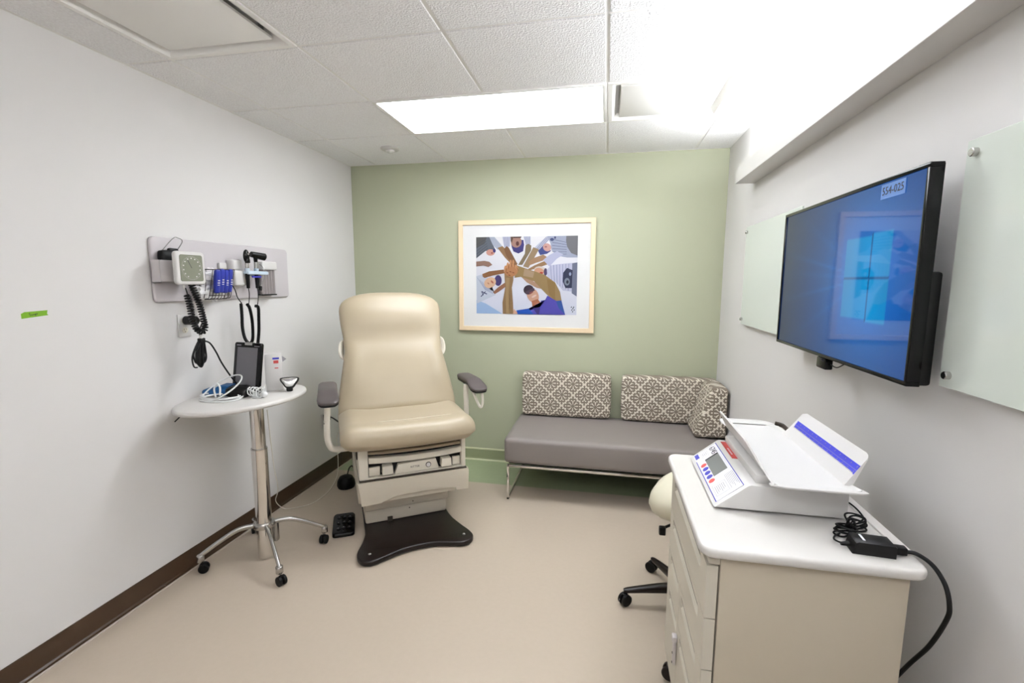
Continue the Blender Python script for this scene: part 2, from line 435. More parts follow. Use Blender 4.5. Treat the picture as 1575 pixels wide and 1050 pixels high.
# local: x runs to the viewer's right (world -y), y into the wall (world +x), z up
bz = 0.011
fr = MB()
a, b = TW / 2, TH / 2
for sgn in (-1, 1):
    fr.box((-a, 0, sgn * b - (bz if sgn > 0 else 0)), (a, 0.03, sgn * b + (bz if sgn < 0 else 0)), bev=0.0015)
    fr.box((sgn * a - (bz if sgn > 0 else 0), 0, -b + bz), (sgn * a + (bz if sgn < 0 else 0), 0.03, b - bz), bev=0.0015)
fr.build('bezel', 'blackglossy', tv)
MB().box((-a + 0.003, 0.012, -b + 0.003), (a - 0.003, 0.032, b - 0.003)).box((-a + 0.06, 0.03, -b + 0.0), (a - 0.01, 0.06, b - 0.25), bev=0.008).build('back_shell', 'black', tv)
sg = MB(); NX, NZ = 132, 76
cols = []
def screen_col(u, v):                      # u 0..1 left to right, v 0..1 bottom to top
    lx, ly = 0.74, 0.5
    d = math.hypot((u - lx) * 1.78, v - ly)
    base = Vector((0.002, 0.020, 0.13)) * (0.35 + 0.65 * u) 
    g1 = math.exp(-(d / 0.42) ** 2); g2 = math.exp(-(d / 0.9) ** 2)
    col = base + Vector((0.0, 0.06, 0.24)) * g2 + Vector((0.0, 0.16, 0.42)) * g1 * 0.7
    for (ang, wd, st) in ((0.16, 0.02, 0.5), (-0.13, 0.02, 0.45), (0.04, 0.03, 0.25), (0.42, 0.04, 0.2), (-0.4, 0.04, 0.2)):
        dx, dy = (lx - u) * 1.78, v - ly
        if dx > 0.05:
            k = abs(dy / dx - math.tan(ang)); col += Vector((0.0, 0.09, 0.22)) * st * math.exp(-(k / wd) ** 2) * math.exp(-(dx / 0.8) ** 2)
    # four lit panes, taller towards the right
    x0, x1, xm = 0.595, 0.865, 0.757
    if x0 < u < x1:
        hh = 0.225 + 0.02 * (u - x0) / (x1 - x0)
        if abs(v - ly) < hh:
            if abs(v - ly) < 0.009 or abs(u - xm) < 0.004: col = Vector((0.005, 0.10, 0.28))
            else: col = Vector((0.0, 0.30, 0.66)) * (0.75 + 0.35 * (1 - abs(u - xm) / 0.2))
    return col
bm = sg.bm; vs = {}
for i in range(NX + 1):
    for j in range(NZ + 1):
        u, v = i / NX, j / NZ
        vs[i, j] = bm.verts.new((-a + bz * 0.8 + u * (TW - 1.6 * bz), 0.004, -b + bz * 0.8 + v * (TH - 1.6 * bz)))
lay = bm.loops.layers.color.new('ink')
def sc2(x): return max(0, min(1, x)) ** (1 / 2.2)
for i in range(NX):
    for j in range(NZ):
        f = bm.faces.new([vs[i, j], vs[i + 1, j], vs[i + 1, j + 1], vs[i, j + 1]])
        for l, (p, q) in zip(f.loops, ((i, j), (i + 1, j), (i + 1, j + 1), (i, j + 1))):
            cc = screen_col(p / NX, q / NZ); l[lay] = (sc2(cc.x), sc2(cc.y), sc2(cc.z), 1)
scr = sg.build('screen', 'screen', tv)
lab = MB().box((0.249, 0.0022, 0.210), (0.355, 0.0036, 0.248)).build('label', 'bluelabel', tv)
lab['label'] = 'pale blue sticker with the number 554-025'
MB().text('554-025', 0.029, facing((0.302, 0.002, 0.229), (1, 0, 0), (0, 0, 1)), depth=0.0002).build('lettering', 'ink', lab)
br = MB(); br.box((-0.2, 0.06, -0.1), (-0.16, 0.098, 0.12)).box((0.1, 0.06, -0.1), (0.14, 0.098, 0.12)).box((-0.25, 0.09, -0.06), (0.2, 0.099, 0.06))
br.build('wall_bracket', 'black', tv)
rc = MB().box((0.0, 0.004, -b - 0.038), (0.068, 0.03, -b - 0.004), bev=0.005).cyl((0.02, 0.006, -b - 0.02), (0.02, 0.001, -b - 0.02), 0.009, mi=1)
rc = MB().box((-0.055, 0.002, -b - 0.04), (0.012, 0.028, -b - 0.002), bev=0.005).build('sensor_box', 'blackglossy', tv)
MB().tube([(0.01, 0.02, -b - 0.02), (0.05, 0.022, -b - 0.024), (0.09, 0.025, -b - 0.006)], 0.002).build('wire', 'black', tv)

# ------------------------------------------------------------------ glass boards on the right wall
def glassboard(y0, y1, label):
    z0, z1 = 1.238, 1.800
    t = thing('glass_board', label, 'glass board', (W - 0.03, (y0 + y1) / 2, z0))
    h = (y1 - y0) / 2
    MB().box((0, -h, 0), (0.006, h, z1 - z0), bev=0.0012, seg=1).build('pane', 'glassboard', t)
    for sy in (-1, 1):
        for zz in (0.03, z1 - z0 - 0.03):
            MB().cyl((-0.012, sy * (h - 0.03), zz), (0.03, sy * (h - 0.03), zz), 0.0095, n=20, bev=0.0015).build('standoff', 'satin', t)
glassboard(2.20, 3.0, 'pale glass writing board on the right wall, partly behind the television')
glassboard(0.45, 1.285, 'pale glass writing board at the right edge, nearest the camera')

# ------------------------------------------------------------------ framed picture
px0, px1, pz0, pz1 = 0.924, 1.998, 1.09, 1.958
t = thing('framed_picture', 'framed photo of a baseball team stacking hands, on the green wall', 'picture', ((px0 + px1) / 2, D, (pz0 + pz1) / 2))
a, b = (px1 - px0) / 2, (pz1 - pz0) / 2; fw = 0.036
f = MB()
P0 = [(-a, -b), (a, -b), (a, b), (-a, b)]
R = lambda aa, bb_, y: [(-aa, y, -bb_), (aa, y, -bb_), (aa, y, bb_), (-aa, y, bb_)]
f.loft([R(a, b, 0.0), R(a, b, -0.026), R(a - 0.002, b - 0.002, -0.028), R(a - fw + 0.002, b - fw + 0.002, -0.028), R(a - fw, b - fw, -0.026), R(a - fw, b - fw, -0.014)], cap=False)
f.build('frame', 'wood', t, sharp=20)
MB().box((-a + 0.01, -0.016, -b + 0.01), (a - 0.01, -0.002, b - 0.01)).build('mat_board', 'matboard', t)
ph = MB(); bm = ph.bm; lay = bm.loops.layers.color.new('ink')
ix0, ix1, iz0, iz1 = 1.067 - (px0 + px1) / 2, 1.865 - (px0 + px1) / 2, 1.228 - (pz0 + pz1) / 2, 1.829 - (pz0 + pz1) / 2
layer = [0]
def ppoly(pts, colr, col2=None):
    """polygon in the print, coordinates measured on an 820 x 617 sheet offset by (220,235)"""
    layer[0] += 1; y = -0.0165 - layer[0] * 0.00003
    vv = []; cc = []
    for k, (x, yy) in enumerate(pts):
        u = min(1, max(0, (x - 220) / 820)); v = min(1, max(0, 1 - (yy - 235) / 617))
        vv.append(bm.verts.new((ix0 + u * (ix1 - ix0), y, iz0 + v * (iz1 - iz0))))
        w = v; cc.append([colr[i] * w + (col2 or colr)[i] * (1 - w) for i in range(3)])
    f = bm.faces.new(vv)
    for l, q in zip(f.loops, cc): l[lay] = (q[0] / 300, q[1] / 300, q[2] / 300, 1)
    bmesh.ops.triangulate(bm, faces=[f])
def pell(cx, cy, rx, ry, c, a=0): ppoly(oval(cx, cy, rx, ry, 16, a), c)
SK, SKD, SKL = (150, 116, 84), (128, 92, 62), (204, 160, 136)
NV, JR, ST = (62, 58, 118), (188, 190, 212), (120, 124, 152)
ppoly([(220, 235), (1040, 235), (1040, 852), (220, 852)], (236, 234, 236), (214, 218, 236))
ppoly([(220, 740), (300, 770), (440, 852), (220, 852)], (180, 200, 232), (160, 188, 228))
ppoly([(220, 235), (330, 235), (385, 345), (370, 350), (300, 345), (220, 405)], (98, 104, 114))
ppoly([(220, 235), (310, 235), (290, 290), (220, 320)], (84, 84, 84))
for k in range(5): ppoly([(300 + k * 4, 250 + k * 18), (304 + k * 4, 252 + k * 18), (222, 300 + k * 24), (222, 296 + k * 24)], (70, 74, 86))
pell(340, 358, 36, 26, (206, 150, 136)); pell(372, 344, 12, 16, NV); pell(352, 362, 8, 6, (150, 80, 70))
ppoly([(330, 235), (372, 235), (446, 316), (400, 338), (360, 300)], (172, 178, 194))
ppoly([(398, 322), (440, 308), (500, 370), (565, 450), (530, 470), (460, 400)], SK)
ppoly([(438, 235), (505, 235), (500, 312), (454, 322)], JR); ppoly([(610, 235), (668, 235), (668, 296), (628, 302)], JR)
for k in range(4): ppoly([(450 + k * 14, 235), (453 + k * 14, 235), (460 + k * 11, 316), (457 + k * 11, 316)], ST)
for k in range(4): ppoly([(618 + k * 13, 235), (621 + k * 13, 235), (636 + k * 9, 298), (633 + k * 9, 298)], ST)
ppoly([(452, 330), (474, 308), (492, 322), (560, 445), (556, 470), (520, 450), (470, 385)], SKD)
ppoly([(628, 304), (650, 292), (674, 306), (672, 345), (602, 458), (568, 458), (622, 370)], (124, 108, 84))
ppoly([(505, 262), (610, 262), (616, 300), (608, 350), (570, 368), (530, 352), (516, 320)], NV)
pell(552, 276, 44, 46, (168, 128, 114)); ppoly([(505, 235), (530, 235), (516, 285), (506, 262)], (96, 74, 62)); pell(562, 290, 13, 18, (92, 50, 48)); ppoly([(526, 235), (596, 235), (590, 246), (530, 246)], (80, 62, 56))
ppoly([(735, 290), (800, 235), (850, 235), (790, 290), (735, 345), (690, 332)], JR)
for k in range(3): ppoly([(792 + k * 16, 240), (796 + k * 16, 240), (720 + k * 14, 335), (716 + k * 14, 333)], ST)
ppoly([(690, 320), (736, 336), (700, 400), (652, 482), (608, 470)], (150, 126, 96))
ppoly([(728, 348), (780, 300), (832, 350), (800, 372), (745, 382)], (58, 68, 128)); pell(800, 322, 34, 30, (208, 158, 148), 0.6); pell(790, 318, 10, 6, (150, 100, 96))
ppoly([(800, 235), (1040, 235), (1040, 402), (960, 402), (880, 388), (836, 345), (826, 290)], (160, 166, 188))
for k in range(6): ppoly([(840, 262 + k * 24), (842, 258 + k * 24), (955, 284 + k * 18), (955, 288 + k * 18)], (104, 110, 140))
ppoly([(950, 235), (1040, 235), (1040, 388), (990, 368), (958, 320), (948, 270)], (112, 112, 116))
pell(838, 262, 16, 12, (60, 70, 110)); pell(862, 248, 8, 10, (60, 70, 110))
ppoly([(655, 432), (700, 402), (770, 378), (802, 398), (790, 418), (720, 440), (660, 462)], (164, 128, 98))
ppoly([(650, 490), (700, 462), (790, 424), (812, 452), (740, 478), (662, 502)], (150, 116, 84))
ppoly([(770, 420), (820, 380), (880, 352), (930, 380), (880, 410), (820, 472)], (184, 186, 214))
pell(750, 506, 54, 36, (214, 202, 190), 0.2); pell(740, 508, 40, 26, (206, 152, 122), 0.2); pell(756, 522, 14, 9, (170, 50, 44)); pell(790, 514, 14, 30, (74, 60, 96))
ppoly([(800, 500), (830, 462), (900, 452), (1000, 444), (1004, 668), (930, 660), (880, 600), (806, 556)], (190, 192, 216))
for k in range(7): ppoly([(828 + k * 24, 462 - k * 2), (831 + k * 24, 462 - k * 2), (842 + k * 22, 590 + k * 12), (839 + k * 22, 590 + k * 12)], (106, 108, 146))
ppoly([(1000, 446), (1040, 440), (1040, 706), (1000, 680)], (108, 114, 136))
ppoly([(930, 520), (960, 482), (1004, 500), (1000, 640), (950, 640), (928, 590)], (44, 48, 78)); pell(962, 590, 22, 30, (118, 128, 146)); pell(965, 592, 10, 14, (40, 42, 60)); pell(985, 530, 9, 14, (150, 160, 190))
ppoly([(220, 430), (290, 424), (330, 432), (356, 456), (322, 474), (280, 462), (220, 470)], (150, 118, 104))
ppoly([(220, 548), (285, 528), (316, 560), (312, 640), (372, 676), (382, 700), (225, 770)], (198, 204, 220))
for k in range(6): ppoly([(228 + k * 20, 560 + k * 16), (231 + k * 20, 560 + k * 16), (300 + k * 12, 660 + k * 6), (297 + k * 12, 663 + k * 6)], (140, 146, 172))
for q in ([(256, 712), (262, 716), (300, 672), (296, 668)], [(262, 674), (266, 668), (312, 690), (308, 696)], [(262, 674), (268, 672), (282, 702), (276, 704)]): ppoly(q, (48, 52, 92))
pell(404, 582, 30, 44, (70, 60, 112)); pell(336, 600, 52, 42, (216, 176, 146), -0.5); pell(354, 594, 16, 8, (176, 110, 90), 0.8); pell(322, 606, 10, 5, (178, 128, 104), 0.8)
ppoly([(272, 530), (330, 508), (450, 494), (456, 524), (360, 542), (290, 562), (274, 550)], (140, 96, 62))
ppoly([(360, 678), (400, 640), (458, 600), (470, 630), (410, 672), (376, 692)], (150, 104, 78))
ppoly([(590, 548), (680, 580), (770, 630), (762, 648), (720, 640), (640, 596)], (172, 136, 112))
ppoly([(454, 500), (530, 520), (530, 580), (518, 640), (528, 760), (532, 852), (443, 852), (440, 760), (462, 640)], (142, 112, 76))
ppoly([(470, 560), (500, 560), (496, 700), (500, 852), (470, 852), (466, 700)], (164, 134, 94))
ppoly([(534, 810), (580, 852), (528, 852)], (208, 160, 136))
ppoly([(548, 458), (620, 482), (780, 534), (868, 596), (908, 670), (922, 742), (876, 752), (800, 690), (700, 588), (590, 552), (540, 560)], (148, 122, 80))
ppoly([(620, 486), (700, 514), (690, 560), (610, 545)], (166, 140, 112)); ppoly([(800, 560), (868, 600), (870, 740), (820, 690)], (136, 108, 62))
pell(510, 500, 58, 52, (178, 124, 82))
for (cx, cy, rx, ry, aa) in ((462, 486, 9, 24, 0.1), (482, 462, 9, 26, 0.15), (506, 446, 9, 30, 0.1), (530, 446, 9, 30, -0.1), (556, 478, 10, 24, -0.5)):
    pell(cx, cy, rx, ry, (196, 140, 96), aa); pell(cx + 8, cy + 12, 2.4, 18, (110, 62, 36), aa)
for (cx, cy) in ((480, 520), (506, 512), (530, 520), (498, 540)): pell(cx, cy, 10, 4, (128, 74, 42), 0.4)
pell(690, 700, 46, 62, (200, 154, 132), -0.5); ppoly([(680, 745), (730, 728), (756, 760), (748, 800), (690, 800)], (168, 104, 76)); pell(655, 655, 42, 38, (58, 44, 56), -0.3); ppoly([(626, 672), (700, 640), (706, 660), (640, 694)], (76, 58, 74)); pell(676, 678, 18, 7, (130, 70, 70), -0.5); pell(700, 706, 22, 8, (222, 190, 176), -0.5)
ppoly([(556, 822), (640, 808), (690, 800), (720, 815), (750, 790), (756, 742), (790, 735), (808, 700), (880, 742), (920, 738), (952, 852), (568, 852)], (84, 74, 168), (76, 70, 172))
ppoly([(556, 822), (660, 808), (700, 852), (568, 852)], (30, 84, 184)); ppoly([(878, 745), (920, 738), (952, 852), (900, 800)], (40, 80, 156)); ppoly([(690, 800), (750, 795), (742, 852), (728, 852)], (54, 44, 120))
for q in ((1000, 790), (1012, 800), (1004, 812), (1018, 790), (1022, 812), (1010, 826)): pell(q[0], q[1], 4, 6, (60, 64, 70), 0.5)
ph.build('photo_print', 'print', t)

# ------------------------------------------------------------------ sofa
sx0, sx1, sy0, sy1 = 1.438, 2.862, 2.965, 3.612
so = thing('sofa', 'low grey vinyl bench sofa on chrome sled legs along the green wall', 'sofa', (2.15, 3.29, 0))
ox, oy = 2.15, 3.29
MB().cushion((sx0 - ox, sy0 - oy, 0.262), (sx1 - ox, sy1 - oy, 0.437), r=0.026, puff=0.006, n=18).build('seat', 'sofa', so)
MB().box((sx0 + 0.03 - ox, sy0 + 0.03 - oy, 0.252), (sx1 - 0.03 - ox, sy1 - 0.03 - oy, 0.266)).build('seat_base', 'black', so)
def sq(m, pts, r=0.0085):
    for p, q in zip(pts[:-1], pts[1:]):
        a = Vector([min(p[i], q[i]) - r for i in range(3)]); b = Vector([max(p[i], q[i]) + r for i in range(3)]); m.box(a, b, bev=0.003)
fy, by, zt = sy0 + 0.018 - oy, sy1 - 0.03 - oy, 0.242
rl = MB(); sq(rl, [(sx0 + 0.03 - ox, fy, zt), (sx1 - 0.02 - ox, fy, zt)]); sq(rl, [(sx0 + 0.03 - ox, by, zt), (sx1 - 0.02 - ox, by, zt)]); rl.build('rail', 'chrome', so)
for xx in (sx0 + 0.026 - ox, sx1 - 0.03 - ox):
    lg = MB(); sq(lg, [(xx, fy, zt), (xx, fy, 0.0095), (xx, by, 0.0095), (xx, by, zt)]); lg.build('leg', 'chrome', so)

def pillow(label, loc, dims, rot=(0, 0, 0)):
    o = MB().cushion((-dims[0] / 2, -dims[1] / 2, 0), (dims[0] / 2, dims[1] / 2, dims[2]), r=0.016, puff=0.008, n=12).build('back_cushion', 'fabric')
    place(o, loc, rot); return tag(o, label, 'cushion', 'patterned cushions on the sofa')
pillow('diamond-patterned taupe cushion standing at the left end of the grey sofa', (1.803, 3.563, 0.452), (0.67, 0.10, 0.330))
pillow('diamond-patterned taupe cushion standing against the wall, second from the left on the sofa', (2.558, 3.563, 0.452), (0.665, 0.10, 0.330))
wd = MB().cushion((-.10, -.1375, 0), (.10, .1375, .335), r=0.016, puff=0.006, n=12)
for v in wd.bm.verts: v.co.x = .10 - (.10 - v.co.x) * (1 - .50 * max(0, v.co.z) / .335)      # wedge: the left face slopes
tag(place(wd.build('back_cushion', 'fabric'), (2.792, 3.352, 0.452)), 'diamond-patterned taupe wedge cushion against the right wall at the sofa end', 'cushion', 'patterned cushions on the sofa')

# ------------------------------------------------------------------ exam chair
# local frame: x across (viewer's right), -y towards its front, z up
ch = thing('exam_chair', 'cream vinyl powered medical exam chair with a tall reclined back and grey armrests', 'exam chair', (0.93, 2.55, 0), (0, 0, math.radians(33)))
def uv(pts): return [(x, -v) for x, v in pts]
out = [(-.266, .03), (-.270, .10), (-.292, .19), (-.322, .27), (-.326, .33), (-.300, .378), (-.250, .392), (-.19, .372), (-.1, .338), (0, .325), (.1, .335), (.18, .365), (.235, .385), (.285, .372), (.312, .33), (.306, .27), (.280, .19), (.254, .10), (.244, .03), (.236, -.30), (.236, -.62), (-.262, -.62), (-.262, -.30)]
sm = [(p.x, p.y) for p in catmull([(x, v, 0) for x, v in out[1:18]], 4)] + out[18:] + [out[0]]
fp = MB().prism(uv(sm), 0.004, 0.034, 'z', bev=0.009, seg=3)
fp.build('base_plate', 'brownblack', ch, sharp=50)
for (x, v) in ((-.262, .352), (.262, .34)):
    MB().cyl((x, -v, 0.0), (x, -v, 0.006), 0.03, n=24).build('foot', 'silver', ch)
    MB().cyl((x, -v + 0.03, 0.034), (x, -v + 0.03, 0.0365), 0.008, n=16).build('plug', 'silver', ch)
# pedestal sleeves
MB().box((-.262, -0.0, 0.034), (.238, .56, 0.118), bev=0.012, taper=(0.985, 0.99)).build('pedestal_cover', 'putty', ch)
MB().box((-.262, -0.012, 0.120), (.243, .57, 0.175), bev=0.010).build('pedestal_cover', 'putty', ch)
MB().box((-.270, -0.022, 0.177), (.250, .58, 0.245), bev=0.010).build('pedestal_cover', 'putty', ch)
MB().box((-.13, -0.006, 0.034), (-.10, 0.004, 0.062)).build('pedestal_clip', 'gap', ch)
MB().box((0.02, -0.014, 0.14), (0.026, -0.01, 0.146)).build('rivet', 'gap', ch)
MB().box((0.0, -0.003, 0.095), (0.006, 0.002, 0.101)).build('rivet', 'gap', ch)
# fascia with a scooped grip along its lower edge
zb, zt2 = 0.228, 0.362
fl = [(-.305, zt2), (.338, zt2), (.343, zt2 - 0.02), (.338, zb), (.262, zb + 0.004), (.258, zb + 0.020), (.2, zb + .027), (.05, zb + .031), (-.10, zb + .024), (-.165, zb + 0.005), (-.175, zb - .004), (-.285, zb - .006), (-.300, zt2 - 0.02)]
MB().prism(fl, -0.152, -0.118, 'y', bev=0.007).build('fascia', 'putty', ch, sharp=30)
MB().box((-.18, -0.131, zb - 0.004), (.262, -0.118, zb + 0.036), bev=0.004).build('grip_recess', 'putty', ch)
sk = MB()
for x0, x1 in ((-.300, -.284), (.318, .336)): sk.box((x0, -0.12, zb), (x1, .50, zt2), bev=0.006)
sk.box((-.30, .48, zb), (.336, .50, zt2)).box((-.29, -0.12, zb), (.325, .49, zb + 0.01))
sk.build('skirt', 'putty', ch)
MB().box((-.292, -0.148, zt2), (.328, .49, zt2 + 0.006)).build('seam', 'gap', ch)
# open cabinet between fascia and seat
sh = MB(); z0, z1 = zt2 + 0.005, 0.545
sh.box((-.292, -0.135, z0), (-.240, .50, z1), bev=0.008).box((.300, -0.135, z0), (.326, .50, z1), bev=0.006)
sh.box((-.25, -0.13, z0), (.31, .50, z0 + 0.010)).box((-.25, .48, z0), (.31, .50, z1))
sh.build('body_shell', 'puttylight', ch)
MB().box((-.242, -0.100, z0 + 0.01), (.302, -0.095, z1)).build('shade_backing', 'black', ch)  # black sheet painting the shade seen between the plates
MB().tube([(-.293, -0.06, .53), (-.297, -0.05, .50), (-.293, -0.03, .46)], 0.005).build('latch', 'gap', ch)
def plate(zc, th, sag, y0, y1, x0=-.238, x1=.298):
    m = MB(); rows = []
    N = 20
    def zz(x):
        k = (x - (x0 + x1) / 2) / ((x1 - x0) / 2); return zc - sag * (1 - k * k)
    rings = []
    for i in range(N + 1):
        x = x0 + (x1 - x0) * i / N
        z = zz(x)
        rings.append([(x, y0 + 0.004, z), (x, y0, z + 0.004), (x, y0, z + th - 0.004), (x, y0 + 0.004, z + th), (x, y1, z + th), (x, y1, z)])
    return m.loft(rings)
plate(.508, .018, .008, -0.122, -0.09).build('extension_pad', 'uph', ch)
plate(.462, .034, .012, -0.138, -0.09).build('extension_tray', 'puttylight', ch)
for xc in (-.135, .205):
    st = MB(); st.box((xc - .028, -0.15, z0 + 0.022), (xc + .028, -0.09, .440), bev=0.004, taper=(1.12, 1)); st.build('stirrup', 'puttylight', ch)
MB().box((-.236, -0.112, z0 + .012), (-.175, -0.09, .43), bev=0.003).build('side_block', 'puttylight', ch)
MB().box((.25, -0.112, z0 + .012), (.296, -0.09, .43), bev=0.003).build('side_block', 'puttylight', ch)
dr = MB().prism([(-.095, z0 + .011), (.165, z0 + .011), (.145, .440), (-.075, .434)], -0.128, -0.09, 'y', bev=0.003).build('control_panel', 'puttylight', ch)
MB().cyl((0.100, -0.128, .410), (0.100, -0.131, .410), 0.016, n=28).build('button_ring', 'gap', dr)
MB().cyl((0.100, -0.130, .410), (0.100, -0.135, .410), 0.0125, n=28, bev=0.001).build('button', 'white', dr)
MB().text('RITTER', 0.017, facing((0.022, -0.1283, .408), (1, 0, 0), (0, 0, 1))).build('lettering', 'ink', dr)
# seat cushion: lofted across, thick soft front roll
def seat():
    m = MB(); rings = []; N = 28
    prof = []                                    # (v, z) outline, clockwise from back-bottom
    top = [(-.30, .688), (-.20, .698), (-.10, .700), (.00, .700), (.10, .704), (.17, .708), (.215, .702), (.250, .680), (.265, .645), (.262, .605), (.240, .575), (.205, .558), (.16, .552)]
    bot = [(.05, .552), (-.10, .552), (-.30, .552), (-.33, .60), (-.33, .66)]
    P = catmull([(v, z, 0) for v, z in top], 3) + [Vector((v, z, 0)) for v, z in bot]
    for i in range(N + 1):
        k = -1 + 2 * i / N; w = 0.372
        x = w * math.copysign(abs(math.sin(k * PI / 2)) ** 0.8, k) - 0.010
        e = abs(k) ; sh_ = 1.0
        q = abs(x + 0.010) / w
        inset = 0.045 * max(0, (q - 0.80) / 0.20) ** 2.4
        ring = []
        for p in P:
            v, z = p.x, p.y; cz, cv = 0.627, -0.03
            dz, dv = z - cz, v - cv
            z2 = cz + dz * (1 - inset / 0.075 * 0.75); v2 = cv + dv * (1 - inset / 0.295 * 0.9)
            # slight hollow for sitting, side rims a touch higher
            if z > 0.66: z2 += 0.010 * max(0, 1 - abs(q - 0.8) / 0.3) - 0.004
            if z < 0.60: z2 += 0.014 * (q ** 2) * (1 if v > 0.1 else 0.3)
            ring.append((x, -v2, z2))
        rings.append(ring)
    return m.loft(rings)
se = seat().build('seat', 'uph', ch, sharp=80)
MB().tube([(-.18, -.15, .7055), (0, -.152, .7045), (.27, -.15, .708)], 0.0018).build('piping', 'puttylight', se)
# backrest
def backrest():
    m = MB(); rings = []; th = math.radians(24); L = 0.83
    up = Vector((0, math.sin(th), math.cos(th))); nrm = Vector((0, -math.cos(th), math.sin(th)))
    base = Vector((-0.012, 0.205, 0.645)); n = 40
    def w(s):
        if s < 0.08: return 0.368
        if s < 0.50: return 0.368 - 0.055 * ((s - .08) / .42) ** 1.15
        if s < 0.62: return 0.313 + 0.003 * ((s - .5) / .12)
        if s < 0.84: return 0.316 + 0.018 * math.sin((s - .62) / .22 * PI / 2)
        d = min(1, (s - .84) / .16); return 0.334 * (1 - d ** 2.5) ** (1 / 2.5)
    S = [0, .004, .015, .04, .08, .14, .2, .26, .32, .38, .44, .5, .54, .58, .62, .66, .7, .74, .78, .82, .85, .88, .905, .93, .95, .965, .98, .99, .996, 1.0]
    for s in S:
        ww = max(w(s), 0.10 if s > .99 else .02)
        e = min(1, s / 0.03) ** .5 if s < .03 else 1
        if s > .9: e = math.sqrt(max(0.02, 1 - ((s - .9) / .1) ** 2.2))
        tk = 0.052 * max(0.12, e)
        # front relief: lumbar swell low, hollow at neck, pillow at the head
        rel = 0.020 * math.exp(-((s - .30) / .16) ** 2) - 0.016 * math.exp(-((s - .60) / .08) ** 2) + 0.020 * math.exp(-((s - .78) / .10) ** 2)
        ring = []
        for k in range(n):
            a = 2 * PI * k / n; ca, sa = math.cos(a), math.sin(a)
            x = ww * math.copysign(abs(ca) ** 0.55, ca); t = tk * math.copysign(abs(sa) ** 0.62, sa)
            q = x / max(ww, .01)
            rl_ = 0
            if sa > 0:
                rl_ = rel * (1 - q ** 4)
                if 0.1 < s < 0.6:                 # soft side bolsters
                    kk = math.sin((s - .1) / .5 * PI); rl_ += 0.020 * kk * (math.exp(-((abs(q) - .80) / .16) ** 2) - 0.75 * math.exp(-(q / .32) ** 2) * math.exp(-((s - .28) / .2) ** 2))
                if s > .85: rl_ *= (1 - s) / .15
            p = base + up * (s * L) + nrm * (t + rl_) + Vector((x, 0, 0)); ring.append(tuple(p))
        rings.append(ring)
    return m.loft(rings), base, up, nrm
bm_, bbase, bup, bn = backrest()
bk = bm_.build('backrest', 'uph', ch, sharp=80)
bs = MB(); ctr = bbase + bup * 0.36 - bn * 0.065
mxb = Matrix((Vector((1, 0, 0)), bup, -bn)).transposed().to_4x4(); mxb.translation = ctr
bs.box((-.25, -.34, -.01), (.25, .34, .03), bev=0.02, mx=mxb).build('back_shell', 'puttylight', ch)
for sx in (-1, 1):
    q = bbase + bup * 0.44 + Vector((sx * 0.318, 0, 0)) - bn * 0.03
    pts = [q + bup * d + Vector((sx * o, 0, 0)) for d, o in ((-.055, -.02), (-.045, .004), (-.02, .014), (.02, .013), (.045, .004), (.055, -.02))]
    MB().tube(pts, 0.013, n=10, flat=2.2).build('side_handle', 'puttylight', ch)
# arms
def armrest(sx, pad_rot, pc):
    """pc = centre of the pad top"""
    m = MB(); Lp = 0.33; rings = []
    for k, (d, w_, zt_, zb_) in enumerate(((-.5, .030, -.004, -.032), (-.49, .046, 0, -.036), (-.42, .050, 0, -.038), (-.05, .051, 0, -.038), (.05, .051, -.002, -.036), (.14, .051, -.008, -.034), (.24, .054, -.020, -.046), (.34, .056, -.030, -.056), (.42, .052, -.038, -.060), (.475, .040, -.044, -.062), (.5, .018, -.050, -.060))):
        ring = []
        for j in range(16):
            a = 2 * PI * j / 16; ca, sa = math.cos(a), math.sin(a)
            zc = (zt_ + zb_) / 2; hz = (zt_ - zb_) / 2
            ring.append((w_ * math.copysign(abs(ca) ** .6, ca), -d * Lp, zc + hz * math.copysign(abs(sa) ** .6, sa)))
        rings.append(ring)
    mx = Matrix.Translation(pc) @ Matrix.Rotation(pad_rot, 4, 'Z')
    m.loft(rings, mx=mx)
    pad = m.build('arm_pad', 'armpad', ch, sharp=60)
    low = [[(x * .965, y * .985, min(z, -.004) - .012 if z < sum(p[2] for p in rg) / 16 else z - .012) for x, y, z in rg] for rg in rings]
    MB().loft(low, mx=mx).build('pad_shell', 'black', ch, sharp=60)
    return pad, mx
pl, mxl = armrest(-1, 0.0, Vector((-.433, -.075, .905)))
MB().box((-.030, -.05, -.056), (.030, .10, -.034), bev=0.004, mx=mxl).build('arm_support', 'black', ch)
MB().tube([(-.437, -.13, .862), (-.440, -.12, .79), (-.446, -.10, .70), (-.446, -.08, .62), (-.432, -.07, .565), (-.40, -.06, .545), (-.33, -.05, .54)], 0.0165, n=12).build('arm_post', 'offwhite_paint', ch)
MB().cyl((-.452, -.112, .715), (-.462, -.112, .715), 0.004).build('arm_pin', 'satin', ch)
pr_, mxr = armrest(1, math.radians(4), Vector((.446, .12, .862)))
MB().box((-.030, -.05, -.056), (.030, .10, -.034), bev=0.004, mx=mxr).build('arm_support', 'black', ch)
MB().tube([(.400, .10, .82), (.398, .10, .76), (.398, .09, .68), (.39, .08, .60), (.35, .06, .55), (.30, .05, .54)], 0.0165, n=12).build('arm_post', 'offwhite_paint', ch)
MB().tube([(.418, .06, .815), (.432, .03, .77), (.447, .0, .72), (.458, -.015, .695), (.468, -.02, .70), (.474, -.02, .74), (.470, -.015, .80)], 0.0085, n=10).build('arm_lever', 'offwhite_paint', ch)

